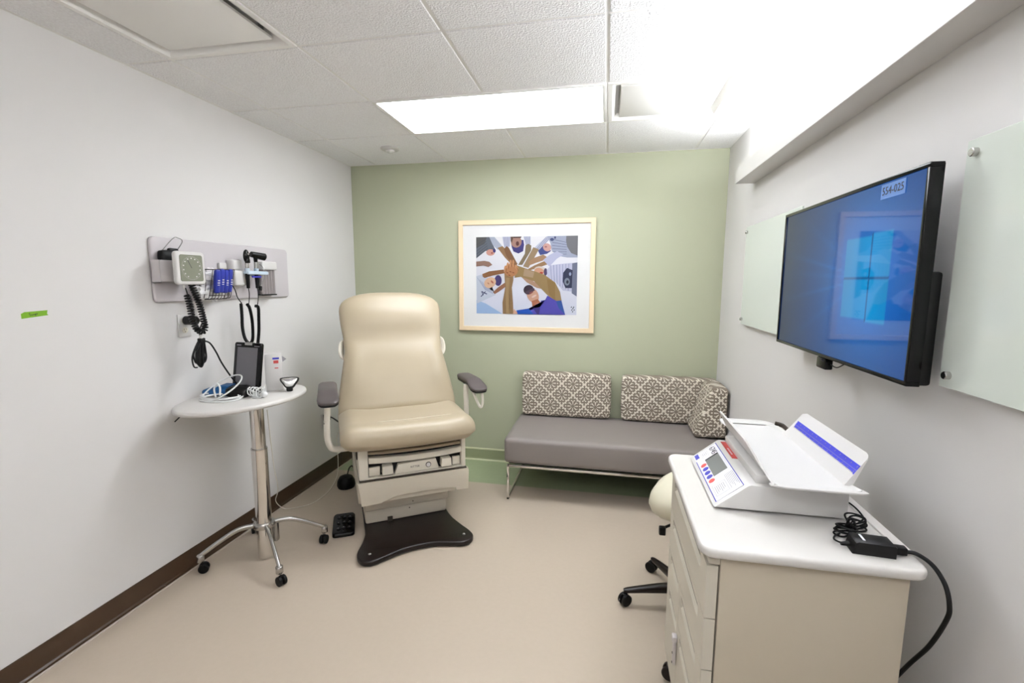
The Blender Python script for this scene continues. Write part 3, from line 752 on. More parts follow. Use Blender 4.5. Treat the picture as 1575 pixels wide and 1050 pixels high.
# ------------------------------------------------------------------ instrument table
tb = thing('instrument_table', 'round-topped white table on a chrome column and four castors by the left wall', 'table', (0.32, 2.055, 0))
TZ = 0.89
def oval3(rx, ry, a, cx, cy, n=72): return oval(cx, cy, rx, ry, n, a)
tcx, tcy, ta = -0.05, -0.015, math.radians(74.5)
top = MB(); rr = []
for d, z in ((-.012, -.026), (-.004, -.024), (0, -.017), (0, -.010), (-.004, -.003), (-.010, 0)):
    rr.append([(x, y, TZ + z) for x, y in oval3(.328 + d, .226 + d, ta, tcx, tcy)])
top.loft(rr).build('table_top', 'whitelam', tb, sharp=50)
MB().box((-.13, -.09, TZ - .040), (.09, .10, TZ - .0255), bev=0.004).build('top_bracket', 'black', tb)
MB().cyl((0, 0, .60), (0, 0, TZ - .04), 0.0335, n=40).build('upper_column', 'chrome', tb)
MB().cyl((0, 0, .006), (0, 0, .61), 0.0385, n=40, bev=0.002).build('lower_column', 'chrome', tb)
MB().cyl((0, 0, .607), (0, 0, .613), 0.0395, n=40).build('column_collar', 'satin', tb)
MB().box((-.030, .030, .07), (.046, .062, .19), bev=.012, seg=3).build('counterweight', 'satin', tb)
MB().lathe([(.0385, .178), (.052, .176), (.055, .188), (.052, .200), (.0385, .202)], 40).build('hub', 'satin', tb)
def castor(parent, x, y, zt_, ang, r=0.024, cap='satin', name='castor', m='rubber'):
    c = MB(); d = Vector((math.cos(ang), math.sin(ang), 0)); s_ = Vector((-d.y, d.x, 0)); p = Vector((x, y, 0)) + d * 0.012
    for sgn in (-1, 1):
        q = p + s_ * sgn * 0.012
        c.cyl(q - s_ * 0.008 + Vector((0, 0, r)), q + s_ * 0.008 + Vector((0, 0, r)), r, n=24, bev=0.003)
    c.box(p + Vector((-.010, -.010, r)), p + Vector((.010, .010, r * 2.1)), bev=0.004)
    o = c.build(name, m, parent)
    return o
for (x, y, ang) in ((-.226, -.189, 0.6), (.231, -.19, -0.4), (.226, .194, -1.4), (-.225, .19, 2.4)):
    e_ = Vector((x, y, 0)); L_ = e_.normalized()
    pts = [L_ * .045 + Vector((0, 0, .19)), L_ * .12 + Vector((0, 0, .186)), L_ * .20 + Vector((0, 0, .148 if y < 0 else .15)), e_ * 0.97 + Vector((0, 0, .096)), e_ + Vector((0, 0, .082))]
    MB().tube(pts, lambda t: 0.0135 - 0.003 * t, n=12, flat=0.8).cyl(e_ + Vector((0, 0, .058)), e_ + Vector((0, 0, .096)), 0.017, n=20, bev=0.003).build('leg', 'satin', tb, sharp=50)
    castor(tb, x, y, .06, ang)
clip = MB().prism([(-.045, 0), (.045, 0), (.030, -.022), (-.010, -.028)], -.02, .02, 'y', bev=0.004).tube([(-.035, 0, -.012), (-.055, 0, -.03), (-.072, 0, -.045)], 0.003).build('height_lever', 'black', tb)
place(clip, (-.185, -.205, TZ - .027), (0, 0, math.radians(60)))

# ------------------------------------------------------------------ on the table
tab = thing('tablet', 'black-framed upright monitor tablet with a grey screen on the round table', 'tablet', (0.232, 2.092, TZ), (math.radians(-9), 0, math.radians(-8)))
MB().prism(rrect(-.092, 0.0, .092, .270, .012), -.009, .009, 'y', bev=0.003).build('case', 'blackglossy', tab)
MB().box((-.070, -.0098, .035), (.070, -.009, .244)).build('screen', 'greyscreen', tab)
MB().box((-.020, -.012, .256), (.030, .010, .272), bev=0.003).build('clip', 'silver', tab)
MB().box((-.076, -.0096, .253), (-.046, -.009, .257)).build('marking', 'greyink', tab)
MB().box((.046, -.0096, .251), (.080, -.009, .255)).build('marking', 'greyink', tab)
MB().box((-.05, .009, 0.02), (.05, .016, .15), bev=0.002).tube([(0, .016, .14), (0, .055, .075), (0, .085, .0165)], 0.006).build('stand', 'black', tab)

wb = thing('carton', 'upright white carton with a small blue and red label behind the tablet', 'box', (0.318, 2.205, TZ), (0, 0, math.radians(38)))
MB().box((-.042, -.030, 0.001), (.042, .030, .200), bev=0.002).build('body', 'white', wb)
MB().box((-.004, -.0312, .172), (.028, -.030, .182)).build('label', 'blueink', wb)
MB().box((.0, -.0312, .150), (.024, -.030, .166)).build('label', 'red', wb)
MB().box((.004, -.0312, .122), (.022, -.030, .127)).build('label', 'red', wb)
MB().prism([(.040, .185), (.064, .165), (.044, .150)], .010, .012, 'y').build('flap', 'greyink', wb)

sc = thing('handheld_scanner', 'small silver triangular handset with dark grip at the right end of the round table', 'scanner', (0.425, 2.182, TZ + .003), (math.radians(-22), 0, math.radians(30)))
sc.scale = (.82, .82, .82)
hd = [(p.x, p.y) for p in catmull([(-.052, .088, 0), (-.056, .070, 0), (-.040, .045, 0), (-.020, .020, 0), (.020, .020, 0), (.040, .045, 0), (.056, .070, 0), (.052, .088, 0), (0, .092, 0)], 4, True)]
MB().prism(hd, -.016, .012, 'y', bev=0.005, seg=3).build('body', 'black', sc)
MB().prism([(x * .82, .058 + (z - .058) * .80) for x, z in hd], -.020, -.015, 'y', bev=0.002).build('face', 'silver', sc)
MB().prism([(-.028, .074), (.028, .074), (.022, .066), (-.022, .066)], -.0215, -.0195, 'y').build('slot', 'greyink', sc)
MB().box((-.019, -.016, .0), (.019, .014, .026), bev=0.006).build('grip', 'rubber', sc)

def loopset(cx, cy, z, specs, r):
    m = MB()
    for (rx, ry, dz, a, tilt, ox_, oy_) in specs:
        pts = []
        for k in range(14):
            t_ = 2 * PI * k / 14; x = rx * math.cos(t_); y = ry * math.sin(t_)
            X = x * math.cos(a) - y * math.sin(a); Y = x * math.sin(a) + y * math.cos(a)
            pts.append((cx + ox_ + X, cy + oy_ + Y, max(z + r, z + r + dz + tilt * (Y * 0.8 + X * .3))))
        m.tube(pts, r, n=8, sub=4, closed=True)
    return m
lc = loopset(0, 0, 0, [(.105, .075, 0, 0, 0, 0, 0), (.098, .068, .007, .2, 0, .006, .004), (.108, .060, .013, -.15, .02, -.006, 0), (.080, .060, .010, .4, 0, .01, .006), (.092, .080, .050, .3, .75, 0, .012)], .0038)
lc.tube([(-.02, -.01, .01), (-.035, 0, .05), (-.02, .005, .075), (.0, 0, .06), (.005, -.01, .02)], .0045)
tag(place(lc.build('cable_coil', 'whitecable'), (0.195, 1.965, TZ)), 'loose coil of white hose lying at the front left of the round table', 'cable')
cu = MB().cushion((-.105, -.045, 0.0), (.105, .045, .032), r=0.013, puff=0.008, n=8)
for k in range(3): cu.box((-.05 + k * .03, -.035, .034), (-.04 + k * .03, .03, .043), mi=1, bev=0.002)
cu.prism([(-.10, .01), (-.02, .052), (.03, .048), (.0, .02)], -.040, .040, 'y', bev=0.004)
tag(place(cu.build('pressure_cuff', ['cuffblue', 'paleblue'], sharp=50), (0.145, 2.062, TZ + 0.001), (0, 0, math.radians(14))), 'blue folded blood pressure cuff beside the tablet on the round table', 'cuff')
bkb = MB().cushion((-.055, -.04, 0), (.055, .04, .05), r=.02, puff=.006, n=8)
tag(place(bkb.build('cable_pouch', 'rubber'), (0.245, 2.035, TZ + .001), (0, 0, .2)), 'black rolled cuff lying under the white hose in front of the tablet', 'cuff')
wc = loopset(0, 0, 0, [(.030, .028, .0, 0, 0, 0, 0), (.028, .03, .01, .5, .8, .01, 0), (.027, .025, .02, 1., -.9, -.02, .0), (.030, .022, .02, .3, 1.4, .0, .0)], .0032)
wc.coil([(-.045, 0, .028), (-.01, -.006, .03), (.03, -.012, .026)], .022, .0032, 4)
wc.sphere((.045, -.012, .020), .016, n=16)
tag(place(wc.build('earphone_cable', 'whitecable'), (0.350, 2.040, TZ)), 'small curled white cable with a round plug in front of the tablet', 'cable')

# ------------------------------------------------------------------ wall diagnostic panel
bd = thing('wall_panel', 'long lilac grey instrument backboard mounted on the left wall', 'wall panel', (0, 2.295, 1.378))
pr2 = [(y, z) for y, z in rrect(-.475, 0, .475, .308, .022)]
MB().prism(pr2, 0.0, 0.018, 'x', bev=0.007, seg=3).build('board', 'panelgrey', bd, sharp=50)
MB().tube([(.02, -.43, .235), (.075, -.41, .30), (.078, -.385, .305), (.075, -.36, .29), (.02, -.35, .24)], 0.0022).build('cord', 'silver', bd)
def wallthing(name, label, cat, y, z, group=None): return thing(name, label, cat, (0.018, y, z), group=group)
hb = wallthing('cuff_holder', 'grey open bin holding a black cuff at the left end of the backboard', 'holder', 1.885, 1.472)
m = MB(); m.box((0, -.073, 0), (.05, .073, .004)).box((.047, -.073, 0), (.05, .073, .105), bev=.001).box((0, -.073, 0), (.05, -.070, .105)).box((0, .070, 0), (.05, .073, .105)).box((0, -.073, 0), (.003, .073, .105)); m.build('bin', 'holder', hb)
ck = MB().cushion((.006, -.045, .01), (.042, .06, .150), r=.012, puff=.004, n=6).box((.014, .0, .13), (.036, .05, .164), bev=.008)
tag(place(ck.build('stored_cuff', 'rubber'), (0.018, 1.885, 1.472)), 'black blood pressure cuff stored in the bin on the backboard', 'cuff')
# aneroid gauge
gg = wallthing('pressure_gauge', 'square white dial gauge on the wall backboard', 'gauge', 1.905, 1.463)
MB().prism(rrect(-.080, 0, .080, .156, .018), .102, .128, 'x', bev=.008, seg=3).build('case', 'white', gg, sharp=50)
MB().prism(rrect(-.062, .016, .062, .140, .010), .1275, .1300, 'x').build('dial', 'dial', gg)
nb = MB()
mxg = lambda y, z: facing((.1302, y, z), (0, 1, 0), (0, 0, 1))
for k in range(13):
    a_ = math.radians(-60 + k * 25); nb.box((-.003, -.003, -.0001), (.003, .003, .0003), mx=mxg(.046 * math.cos(a_), .078 + .046 * math.sin(a_)))
for k in range(60):
    a_ = 2 * PI * k / 60; nb.box((-.0006, -.0015, -.0001), (.0006, .0015, .0003), mx=mxg(.054 * math.cos(a_), .078 + .054 * math.sin(a_)) @ Matrix.Rotation(a_ - PI / 2, 4, 'Z'))
nb.build('dial_markings', 'white', gg)
MB().box((-.001, 0, -.0002), (.001, .042, .0008), mx=mxg(0, .078) @ Matrix.Rotation(0.5, 4, 'Z')).build('needle', 'ink', gg)
MB().box((0, .060, .04), (.104, .078, .11), bev=.004).build('mount', 'holder', gg)
MB().cyl((.105, -.03, .004), (.105, -.026, -.02), .007, .004).build('spout', 'white', gg)
cl = MB()
cl.tube([(.128, 1.880, 1.448), (.130, 1.884, 1.428), (.132, 1.886, 1.412)], .0028)
cl.coil([(.132, 1.882, 1.415), (.135, 1.890, 1.36), (.135, 1.897, 1.30), (.135, 1.915, 1.25), (.137, 1.945, 1.232), (.138, 1.962, 1.25), (.135, 1.958, 1.30), (.130, 1.945, 1.38), (.110, 1.938, 1.45), (.09, 1.94, 1.50)], .0115, .0044, 40, n=6)
tag(cl.build('coiled_hose', 'black'), 'black spiral hose hanging in a loop below the square gauge', 'hose')
bn_ = MB()
for k in range(6):
    y_ = 1.918 + k * .0065; zb_ = 1.055 + abs(k - 2.5) * .010 ; xo = .12 + .006 * (k % 3)
    bn_.tube([(xo, 1.948, 1.195), (xo - .004, y_ - .012 + k * .003, 1.13), (xo, y_ - .012, zb_ + .015), (xo + .002, y_ - .004, zb_), (xo + .004, y_ + .006, zb_ + .02), (xo, y_ + .010, 1.13), (xo, 1.955, 1.195)], .0046, n=8)
bn_.tube([(.122, 1.935, 1.19), (.12, 1.91, 1.15), (.12, 1.892, 1.108), (.12, 1.898, 1.065), (.122, 1.915, 1.058)], .0036, n=8)
bn_.box((.112, 1.935, 1.175), (.134, 1.965, 1.20), bev=.004)
bn_.tube([(.122, 1.965, 1.185), (.122, 2.0, 1.168), (.13, 2.025, 1.12), (.14, 2.045, 1.06), (.16, 2.075, .985), (.175, 2.10, .935)], .0040, n=8)
bn_.cyl((.136, 1.943, 1.232), (.123, 1.946, 1.195), .006, .008, mi=1)
tag(bn_.build('cable_bundle', ['black', 'white']), 'bundle of looped black cable hanging under the spiral hose', 'cable')
# wire basket and its contents
bw = wallthing('wire_basket', 'dark wire basket on the backboard holding blue packets', 'basket', 2.105, 1.388)
m = MB(); yy0, yy1 = -.092, .086
m.tube([(.0, yy0, .150), (.10, yy0 + .004, .150), (.115, yy0 + .02, .150), (.118, 0, .150), (.115, yy1 - .02, .152), (.10, yy1, .152), (.0, yy1, .152)], .0024, sub=4, n=6)
m.tube([(.0, yy0 + .02, .0), (.07, yy0 + .02, .0), (.085, yy0 + .04, .0), (.085, yy1 - .05, .0), (.07, yy1 - .04, .0), (.0, yy1 - .04, .0)], .0024, sub=2, n=6)
m.tube([(.08, yy0 + .03, .018), (.092, 0, .018), (.08, yy1 - .03, .018)], .0018, sub=2, n=6)
for k in range(8):
    y_ = yy0 + .020 + k * .0200
    m.tube([(.004, y_, .002), (.070, y_, .002), (.088, y_, .010), (.098, y_ + .004, .06), (.116, y_ + .008, .150)], .0016, sub=3, n=6)
for y_ in (yy0 + .01, yy1 - .01):
    for x_ in (.02, .05, .085): m.tube([(x_ * .8, y_, .004), (x_, y_, .075), (x_, y_, .150)], .0016, sub=2, n=6)
m.build('wires', 'wire', bw)
for k in range(4):
    p = MB().cushion((-.010, -.013, 0), (.010, .013, .118), r=.006, puff=.003, n=5)
    o = p.build('foil_packet', 'blue'); place(o, (.100 + .018, 2.070 + k * .027, 1.420 + .004 * (k % 2)), (0, math.radians(8), math.radians(4 * (k - 1.5))))
    tag(o, 'slim blue packet standing in the wire basket', 'packet', 'blue packets in the wire basket')
    tx = MB(); tx.box((.0134, -.007, .050), (.0138, .007, .056)).box((.0134, -.006, .062), (.0138, .006, .068)).box((.0134, -.007, .040), (.0138, .006, .044)); tx.build('printing', 'white', o)
bg = MB()
for (y_, z_, s_) in ((-.065, .03, .04), (-.04, .10, .036), (.06, .05, .036), (.05, .115, .028), (0, .02, .045), (-.01, .13, .026)):
    t_ = bmesh.new(); bmesh.ops.create_icosphere(t_, subdivisions=3, radius=s_)
    for v in t_.verts:
        q = v.co; k = 1 + .22 * math.sin(q.x * 190 + y_ * 50) * math.sin(q.y * 170) + .15 * math.sin(q.z * 240 + z_ * 90); v.co = Vector((q.x * k * .75, q.y * k * 1.1, q.z * k))
    bg._merge(t_, 0, Matrix.Translation((.048, y_, z_ + .008)))
tag(place(bg.build('plastic_bag', 'bag'), (.018, 2.105, 1.388)), 'crumpled clear plastic bag stuffed round the packets in the basket', 'bag')
# handle cradle and heads
cr = wallthing('handle_cradle', 'white charging cradle in the middle of the backboard', 'cradle', 2.292, 1.455)
MB().box((0, -.055, 0), (.070, .035, .085), bev=.010, seg=3).box((0, -.045, .085), (.050, .030, .145), bev=.012, seg=3).box((0, -.10, .09), (.018, -.05, .125), bev=.006).build('body', 'white', cr)
MB().box((0, .03, .055), (.075, .105, .085), bev=.008).box((.05, .005, .062), (.104, .165, .082), bev=.006).build('ring_holder', 'paleblue', cr)
MB().prism([(.03, .055), (.10, .055), (.10, .05), (.095, .045), (.035, .045)], .099, .1055, 'x').build('label', 'blueink', cr)
MB().box((0, -.045, -.055), (.02, .02, .0), bev=.003).build('back_plate', 'holder', cr)
def handle(y, kind, label):
    o = thing('diagnostic_handle', label, 'medical scope', (.104, y, 1.44))
    m = MB(); m.cyl((0, 0, .0), (0, 0, .082), .0085, .0115, n=20); m.build('grip', 'rubber', o)
    MB().cyl((0, 0, .082), (0, 0, .112), .0125, n=20, bev=.001).build('collar', 'paleblue', o)
    m = MB()
    if kind == 'oph':
        MB().cyl((0, 0, .112), (0, 0, .142), .010, n=20, bev=.002).build('neck', 'satin', o)
        m.sphere((0, 0, .178), .038, (.36, .52, 1.0), n=24); m.box((-.004, -.012, .14), (.016, .012, .165), bev=.005)
        m.build('head', 'blackglossy', o)
        MB().cyl((.012, .0, .190), (.0155, 0, .190), .005).build('lens', 'silver', o)
    else:
        MB().cyl((0, 0, .112), (0, 0, .150), .011, n=20, bev=.002).build('neck', 'satin', o)
        m.cyl((-.008, -.026, .192), (.014, .058, .180), .0165, .0215, n=24, bev=.003)
        m.cyl((0, 0, .15), (0, 0, .185), .010, .013, n=20)
        m.build('head', 'blackglossy', o)
        MB().cyl((.014, .058, .180), (.0146, .0606, .1796), .013).build('lens', 'greyscreen', o)
    m = MB(); m.tube([(0, 0, .002), (.002, .001, -.03), (0, -.002, -.075), (-.002, -.008, -.100)], .0022); m.build('wire', 'rubber', o)
    return o
handle(2.308, 'oph', 'black oval-headed medical scope hanging left in the wall cradle')
handle(2.378, 'oto', 'black barrel-headed medical scope hanging right in the wall cradle')
hc = MB()
hc.tube([(.060, 2.243, 1.456), (.075, 2.243, 1.43), (.085, 2.243, 1.395), (.095, 2.250, 1.37), (.100, 2.256, 1.358)], .0026)
hc.coil([(.100, 2.250, 1.356), (.104, 2.246, 1.29), (.104, 2.244, 1.22), (.105, 2.256, 1.16), (.108, 2.282, 1.130), (.110, 2.305, 1.145), (.108, 2.315, 1.20), (.106, 2.316, 1.27), (.104, 2.306, 1.33), (.103, 2.290, 1.352)], .0062, .0030, 105, n=5)
hc.coil([(.103, 2.352, 1.338), (.106, 2.372, 1.328), (.106, 2.370, 1.26), (.108, 2.362, 1.19), (.112, 2.345, 1.13), (.118, 2.33, 1.10)], .0062, .0030, 56, n=5)
tag(hc.build('spiral_cable', 'rubber'), 'thick black spiral cords of the scopes hanging behind the tablet', 'cable')
# speculum dispenser
sd = wallthing('cone_dispenser', 'grey ribbed tip dispenser at the right end of the backboard', 'dispenser', 2.538, 1.398)
MB().box((0, -.062, .150), (.052, .062, .200), bev=.008, seg=3).build('lid', 'white', sd)
for k in range(5): MB().cyl((.026, -.048 + k * .024, .0), (.026, -.048 + k * .024, .152), .0125, n=20, bev=.001).build('tube', 'tubegrey', sd)
MB().box((.004, -.060, -.004), (.042, .060, .004), bev=.001).build('foot_plate', 'black', sd)
tm = MB().tube([(.06, 2.46, 1.58), (.085, 2.462, 1.555), (.088, 2.458, 1.50), (.085, 2.440, 1.465), (.083, 2.43, 1.45)], .0022).cyl((.083, 2.432, 1.452), (.083, 2.425, 1.425), .008, .010, mi=1, bev=.003)
tag(tm.build('hanging_probe', ['silver', 'rubber']), 'thin grey lead with a dark tip hanging before the ribbed dispenser', 'probe')

# ------------------------------------------------------------------ outlets, tape, wall bits
def outlet(y, z, label):
    t = thing('power_outlet', label, 'outlet', (0, y, z))
    MB().prism(rrect(-.035, -.0575, .035, .0575, .004), 0, .006, 'x', bev=.002).build('cover_plate', 'white', t)
    for dz in (-.024, .024):
        s_ = MB().prism(oval(0, dz, .017, .0155, 24), .006, .0075, 'x', bev=.0005).build('socket', 'puttylight', t)
        MB().box((.0072, -.008, dz), (.0079, -.006, dz + .009)).box((.0072, .006, dz), (.0079, .008, dz + .009)).cyl((.0072, 0, dz - .008), (.0079, 0, dz - .008), .0025, n=12).build('slot', 'slot', s_)
    return t
outlet(1.975, 1.258, 'white duplex outlet with a black plug under the wall backboard')
outlet(3.105, 0.425, 'white duplex outlet with a black plug low on the wall behind the exam chair')
ad = MB().cyl((.008, 1.975, 1.283), (.075, 1.983, 1.283), .0225, n=28, bev=.006).tube([(.072, 1.985, 1.282), (.09, 2.0, 1.278), (.12, 1.958, 1.262), (.125, 1.94, 1.23), (.125, 1.945, 1.20)], .003)
tag(ad.build('plug_adapter', 'black'), 'round black plug adapter in the outlet under the backboard', 'plug')
ad2 = MB().box((.008, 3.085, .428), (.050, 3.125, .478), bev=.006).tube([(.045, 3.105, .455), (.10, 3.06, .47), (.20, 2.98, .47), (.33, 2.90, .455), (.44, 2.86, .45)], .0055)
tag(ad2.build('power_plug', 'black'), 'black plug and lead in the outlet behind the exam chair', 'plug')
tp = MB(); yc, zc = 1.353, 1.356
tp.prism([(-.041, -.014), (.044, -.006), (.040, .000), (.043, .013), (-.030, .010), (-.041, .004)], 0.0, .0006, 'x')
tpo = tag(place(tp.build('tape_strip', 'tape'), (0, yc, zc)), 'short strip of green tape with handwriting stuck on the left wall', 'tape')
def pen(pts, m_):
    m_.tube([(.0008, y, z) for y, z in pts], .0007, n=5, sub=4)
w_ = MB()
pen([(-.012, .004), (-.016, .005), (-.016, .001), (-.011, -.001), (-.013, -.005), (-.017, -.003)], w_)
pen([(-.009, .001), (-.007, -.004), (-.004, .001), (-.002, -.003), (0, .001), (.002, -.003), (.003, .002)], w_)
pen([(.004, .002), (.003, -.008)], w_); pen([(.004, .002), (.009, .003), (.008, -.001), (.004, -.001)], w_)
w_.build('handwriting', 'ink', tpo)
cd = MB().tube([(.330, 2.12, .80), (.33, 2.14, .50), (.30, 2.20, .32), (.10, 2.42, .12), (.07, 2.52, .02), (.11, 2.56, .004), (.19, 2.64, .004), (.20, 2.78, .004), (.17, 2.92, .004), (.13, 3.05, .03), (.11, 3.10, .12), (.12, 3.08, .30), (.20, 3.0, .42)], .0026, n=8, sub=8)
tag(cd.build('white_cord', 'offwhite_paint'), 'thin pale cord trailing along the floor between the table and the chair', 'cord')

# ------------------------------------------------------------------ foot controls
fpd = thing('foot_control', 'black foot control pad with small buttons beside the table castor', 'foot control', (0.585, 2.385, 0), (0, 0, math.radians(28)))
m = MB(); P_ = rrect(-.062, -.085, .062, .085, .02)
m.loft([[(x, y, .004) for x, y in P_], [(x, y, .020 + .25 * (y + .085)) for x, y in P_], [(x * .93, y * .94, .026 + .25 * (y + .085)) for x, y in P_]])
m.build('body', 'blackglossy', fpd, sharp=50)
for (x, y) in ((-.03, -.045), (0, -.04), (.032, -.042), (-.03, .0), (.002, .004), (.034, .0), (-.028, .045), (.004, .046), (.034, .042)):
    MB().cyl((x, y, .025 + .25 * (y + .085)), (x, y, .032 + .25 * (y + .085)), .0105, n=16, bev=.002).build('button', 'rubber', fpd)
    MB().cyl((x, y, .032 + .25 * (y + .085)), (x, y, .0326 + .25 * (y + .085)), .0028, n=10).build('symbol', 'greyink', fpd)
fs = thing('foot_switch', 'rounded black foot switch on the floor behind the exam chair', 'foot switch', (0.275, 2.93, 0))
MB().lathe([(0, .002), (.058, .002), (.064, .02), (.060, .05), (.045, .078), (.02, .09), (0, .092)], 32).build('body', 'rubber', fs)
MB().tube([(0, .02, .085), (.01, .03, .13), (.035, .03, .15), (.06, .02, .13)], .005).build('carry_loop', 'black', fs)

# ------------------------------------------------------------------ supply cabinet
cb = thing('supply_cabinet', 'almond medical supply cabinet on castors with a white top beside the right wall', 'cabinet', (2.56, 1.42, 0))
X0, X1, Y1_, Y2_ = 2.372 - 2.56, 2.768 - 2.56, 1.116 - 1.42, 1.705 - 1.42     # body box; fronts stand out 3 cm on the left
CT = 0.862
MB().box((X0, Y1_, .098), (X1, Y2_, CT - .022), bev=.004).build('body', 'cab', cb)
tp_ = [(p[0], p[1]) for p in rrect(2.322 - 2.56, 1.096 - 1.42, 2.800 - 2.56, 1.728 - 1.42, .035)]
MB().prism(tp_, CT - .026, CT, 'z', bev=.010, seg=4).build('worktop', 'whitelam', cb, sharp=60)
MB().box((2.772 - 2.56, 1.16 - 1.42, CT - .001), (2.798 - 2.56, 1.72 - 1.42, CT + .006), bev=.003).build('back_lip', 'whitelam', cb)
FX = 2.342 - 2.56
def front(name, y0, y1, z0, z1, py0, py1, parent):
    """panel with a sunken finger pull along its top"""
    t = bmesh.new(); d = X0 - FX; x = FX
    ys_ = [y0, py0, py0 + .008, py1 - .008, py1, y1]; zs_ = [z0, z1 - .052, z1 - .040, z1 - .022, z1 - .016, z1]
    G = {}
    for i, y in enumerate(ys_):
        for j, z in enumerate(zs_):
            deep = 0.012 if (2 <= i <= 3 and j in (2, 3)) else 0.0
            G[i, j] = t.verts.new((x + deep, y, z))
    for i in range(5):
        for j in range(5): t.faces.new([G[i, j], G[i, j + 1], G[i + 1, j + 1], G[i + 1, j]])
    ed = [G[0, j] for j in range(6)] + [G[i, 5] for i in range(1, 6)] + [G[5, j] for j in range(4, -1, -1)] + [G[i, 0] for i in range(4, 0, -1)]
    bk_ = [t.verts.new((x + d - .004, v.co.y, v.co.z)) for v in ed]
    for k in range(len(ed)): t.faces.new([ed[k], bk_[k], bk_[(k + 1) % len(ed)], ed[(k + 1) % len(ed)]])
    bmesh.ops.recalc_face_normals(t, faces=t.faces)
    for f in t.faces:
        if abs(f.normal.x) > .99 and f.normal.x > 0 and all(v.co.x < x + .001 for v in f.verts): f.normal_flip()
    m = MB(); m._merge(t, 0)
    m.box((x + .001, py0 + .006, z1 - .0225), (x + .0035, py1 - .006, z1 - .0195), mi=1)
    return m.build(name, ['cabfront', 'gap'], parent, sharp=25)
yA, yB, yM = Y1_ + .001, Y2_ - .001, 1.452 - 1.42
MB().box((FX + .004, yA, .812), (X0, yB, CT - .026), bev=.002).build('top_rail', 'cabfront', cb)
front('drawer', yA, yB, .671, .808, yA + .07, yB - .06, cb)
front('drawer', yA, yB, .532, .668, yA + .07, yB - .06, cb)
front('drawer', yA, yM - .0015, .395, .529, yA + .07, yM - .03, cb)
front('drawer', yM + .0015, yB, .395, .529, yM + .03, yB - .05, cb)
front('door', yA, yM - .0015, .115, .392, yA + .07, yM - .03, cb)
front('door', yM + .0015, yB, .115, .392, yM + .03, yB - .05, cb)
lt = MB().box((FX - .016, yM - .012, .330), (FX, yM + .014, .352), bev=.005).box((FX - .012, yM - .008, .250), (FX - .002, yM + .008, .335), bev=.003).build('latch', 'holder', cb)
MB().cyl((FX - .0135, yM, .29), (FX - .012, yM, .29), .0035, n=14).cyl((FX - .0135, yM, .256), (FX - .012, yM, .256), .0035, n=14).build('rivet', 'gap', lt)
for (x, y, a_) in ((2.372, 1.670, 2.8), (2.40, 1.16, 2.8), (2.73, 1.16, .3), (2.73, 1.66, .3)):
    castor(cb, x - 2.56, y - 1.42, .1, a_, r=0.027, m='brownblack')
    MB().cyl((x - 2.56, y - 1.42, .06), (x - 2.56, y - 1.42, .1), .012).build('castor_stem', 'satin', cb)

# ------------------------------------------------------------------ baby scale on the cabinet
bs_ = thing('baby_scale', 'white electronic infant scale with a tilted keypad and blue ruler', 'scale', (2.56, 1.49, CT))
q = lambda x, y, z: (x - 2.56, y - 1.49, z - CT)
prof = [(2.394, .869), (2.478, .938), (2.486, .9405), (2.50, .940), (2.722, .939), (2.722, .869)]
body = MB().prism([(x - 2.56, z - CT) for x, z in prof], 1.303 - 1.49, 1.678 - 1.49, 'y', bev=.003).build('body', 'white', bs_, sharp=25)
for x, y in ((2.435, 1.33), (2.695, 1.33), (2.435, 1.65), (2.695, 1.65)):
    MB().cyl(q(x, y, CT), q(x, y, CT + .009), .012, .010, n=20).build('foot', 'rubber', bs_)
# keypad face: local X runs towards the camera's left-to-right of the writing (world -y), Y up the slope
dirY = Vector((.084, 0, .069)).normalized(); dirX = Vector((0, -1, 0))
ctrK = Vector(q(2.436, 1.4905, .9035)); nK = dirX.cross(dirY)
if nK.x > 0: nK = -nK
KM = Matrix((dirX, dirY, dirX.cross(dirY))).transposed().to_4x4(); KM.translation = ctrK + dirX.cross(dirY) * .0006
kp = MB(); kp.box((-.172, -.043, -.0004), (.172, .046, .0006), mx=KM); kp = kp.build('keypad', 'paper', bs_)
m = MB()
for (x0, y0, x1, y1) in ((-.172, .044, .172, .0465), (-.12, -.0435, .172, -.041)): m.box((x0, y0, .0006), (x1, y1, .0010), mx=KM)
m.build('border', 'blueink', kp)
MB().box((-.172, -.043, .0006), (-.171, .046, .0009), mx=KM).box((.171, -.043, .0006), (.172, .046, .0009), mx=KM).build('border', 'greyink', kp)
MB().box((-.095, -.014, .0006), (.035, .034, .0012), mx=KM).build('display', 'lcd', kp)
MB().box((-.098, -.014, .0006), (-.090, .034, .0014), mx=KM).build('display_edge', 'black', kp)
MB().text('6745', .029, KM @ Matrix.Translation((-.131, .024, .0011)) @ Matrix.Rotation(0, 4, 'Z')).build('lettering', 'ink', kp)
for k, cc in enumerate(('red', 'blueink', 'blueink', 'blueink', 'red')):
    b_ = MB(); b_.lathe([(0, 0), (.0105, 0), (.0095, .0014), (0, .0018)], 20, KM @ Matrix.Translation((-.068 + k * .030, -.026, .0006))); b_.build('button', cc, kp)
m = MB(); m.box((-.150, -.018, .0006), (-.112, .006, .0010), mx=KM); 
MB().box((-.170, -.040, .0006), (-.135, -.026, .0011), mx=KM).build('badge', 'blueink', kp)
MB().box((-.170, -.056, -.0030), (-.135, -.050, -.0010), mx=KM)
g1 = MB()
def boxline(m_, x0, y0, x1, y1, w=.0008):
    m_.box((x0, y0, .0006), (x1, y0 + w, .0009), mx=KM).box((x0, y1 - w, .0006), (x1, y1, .0009), mx=KM).box((x0, y0, .0006), (x0 + w, y1, .0009), mx=KM).box((x1 - w, y0, .0006), (x1, y1, .0009), mx=KM)
boxline(g1, -.158, -.018, -.118, .006); boxline(g1, .085, -.034, .150, .008)
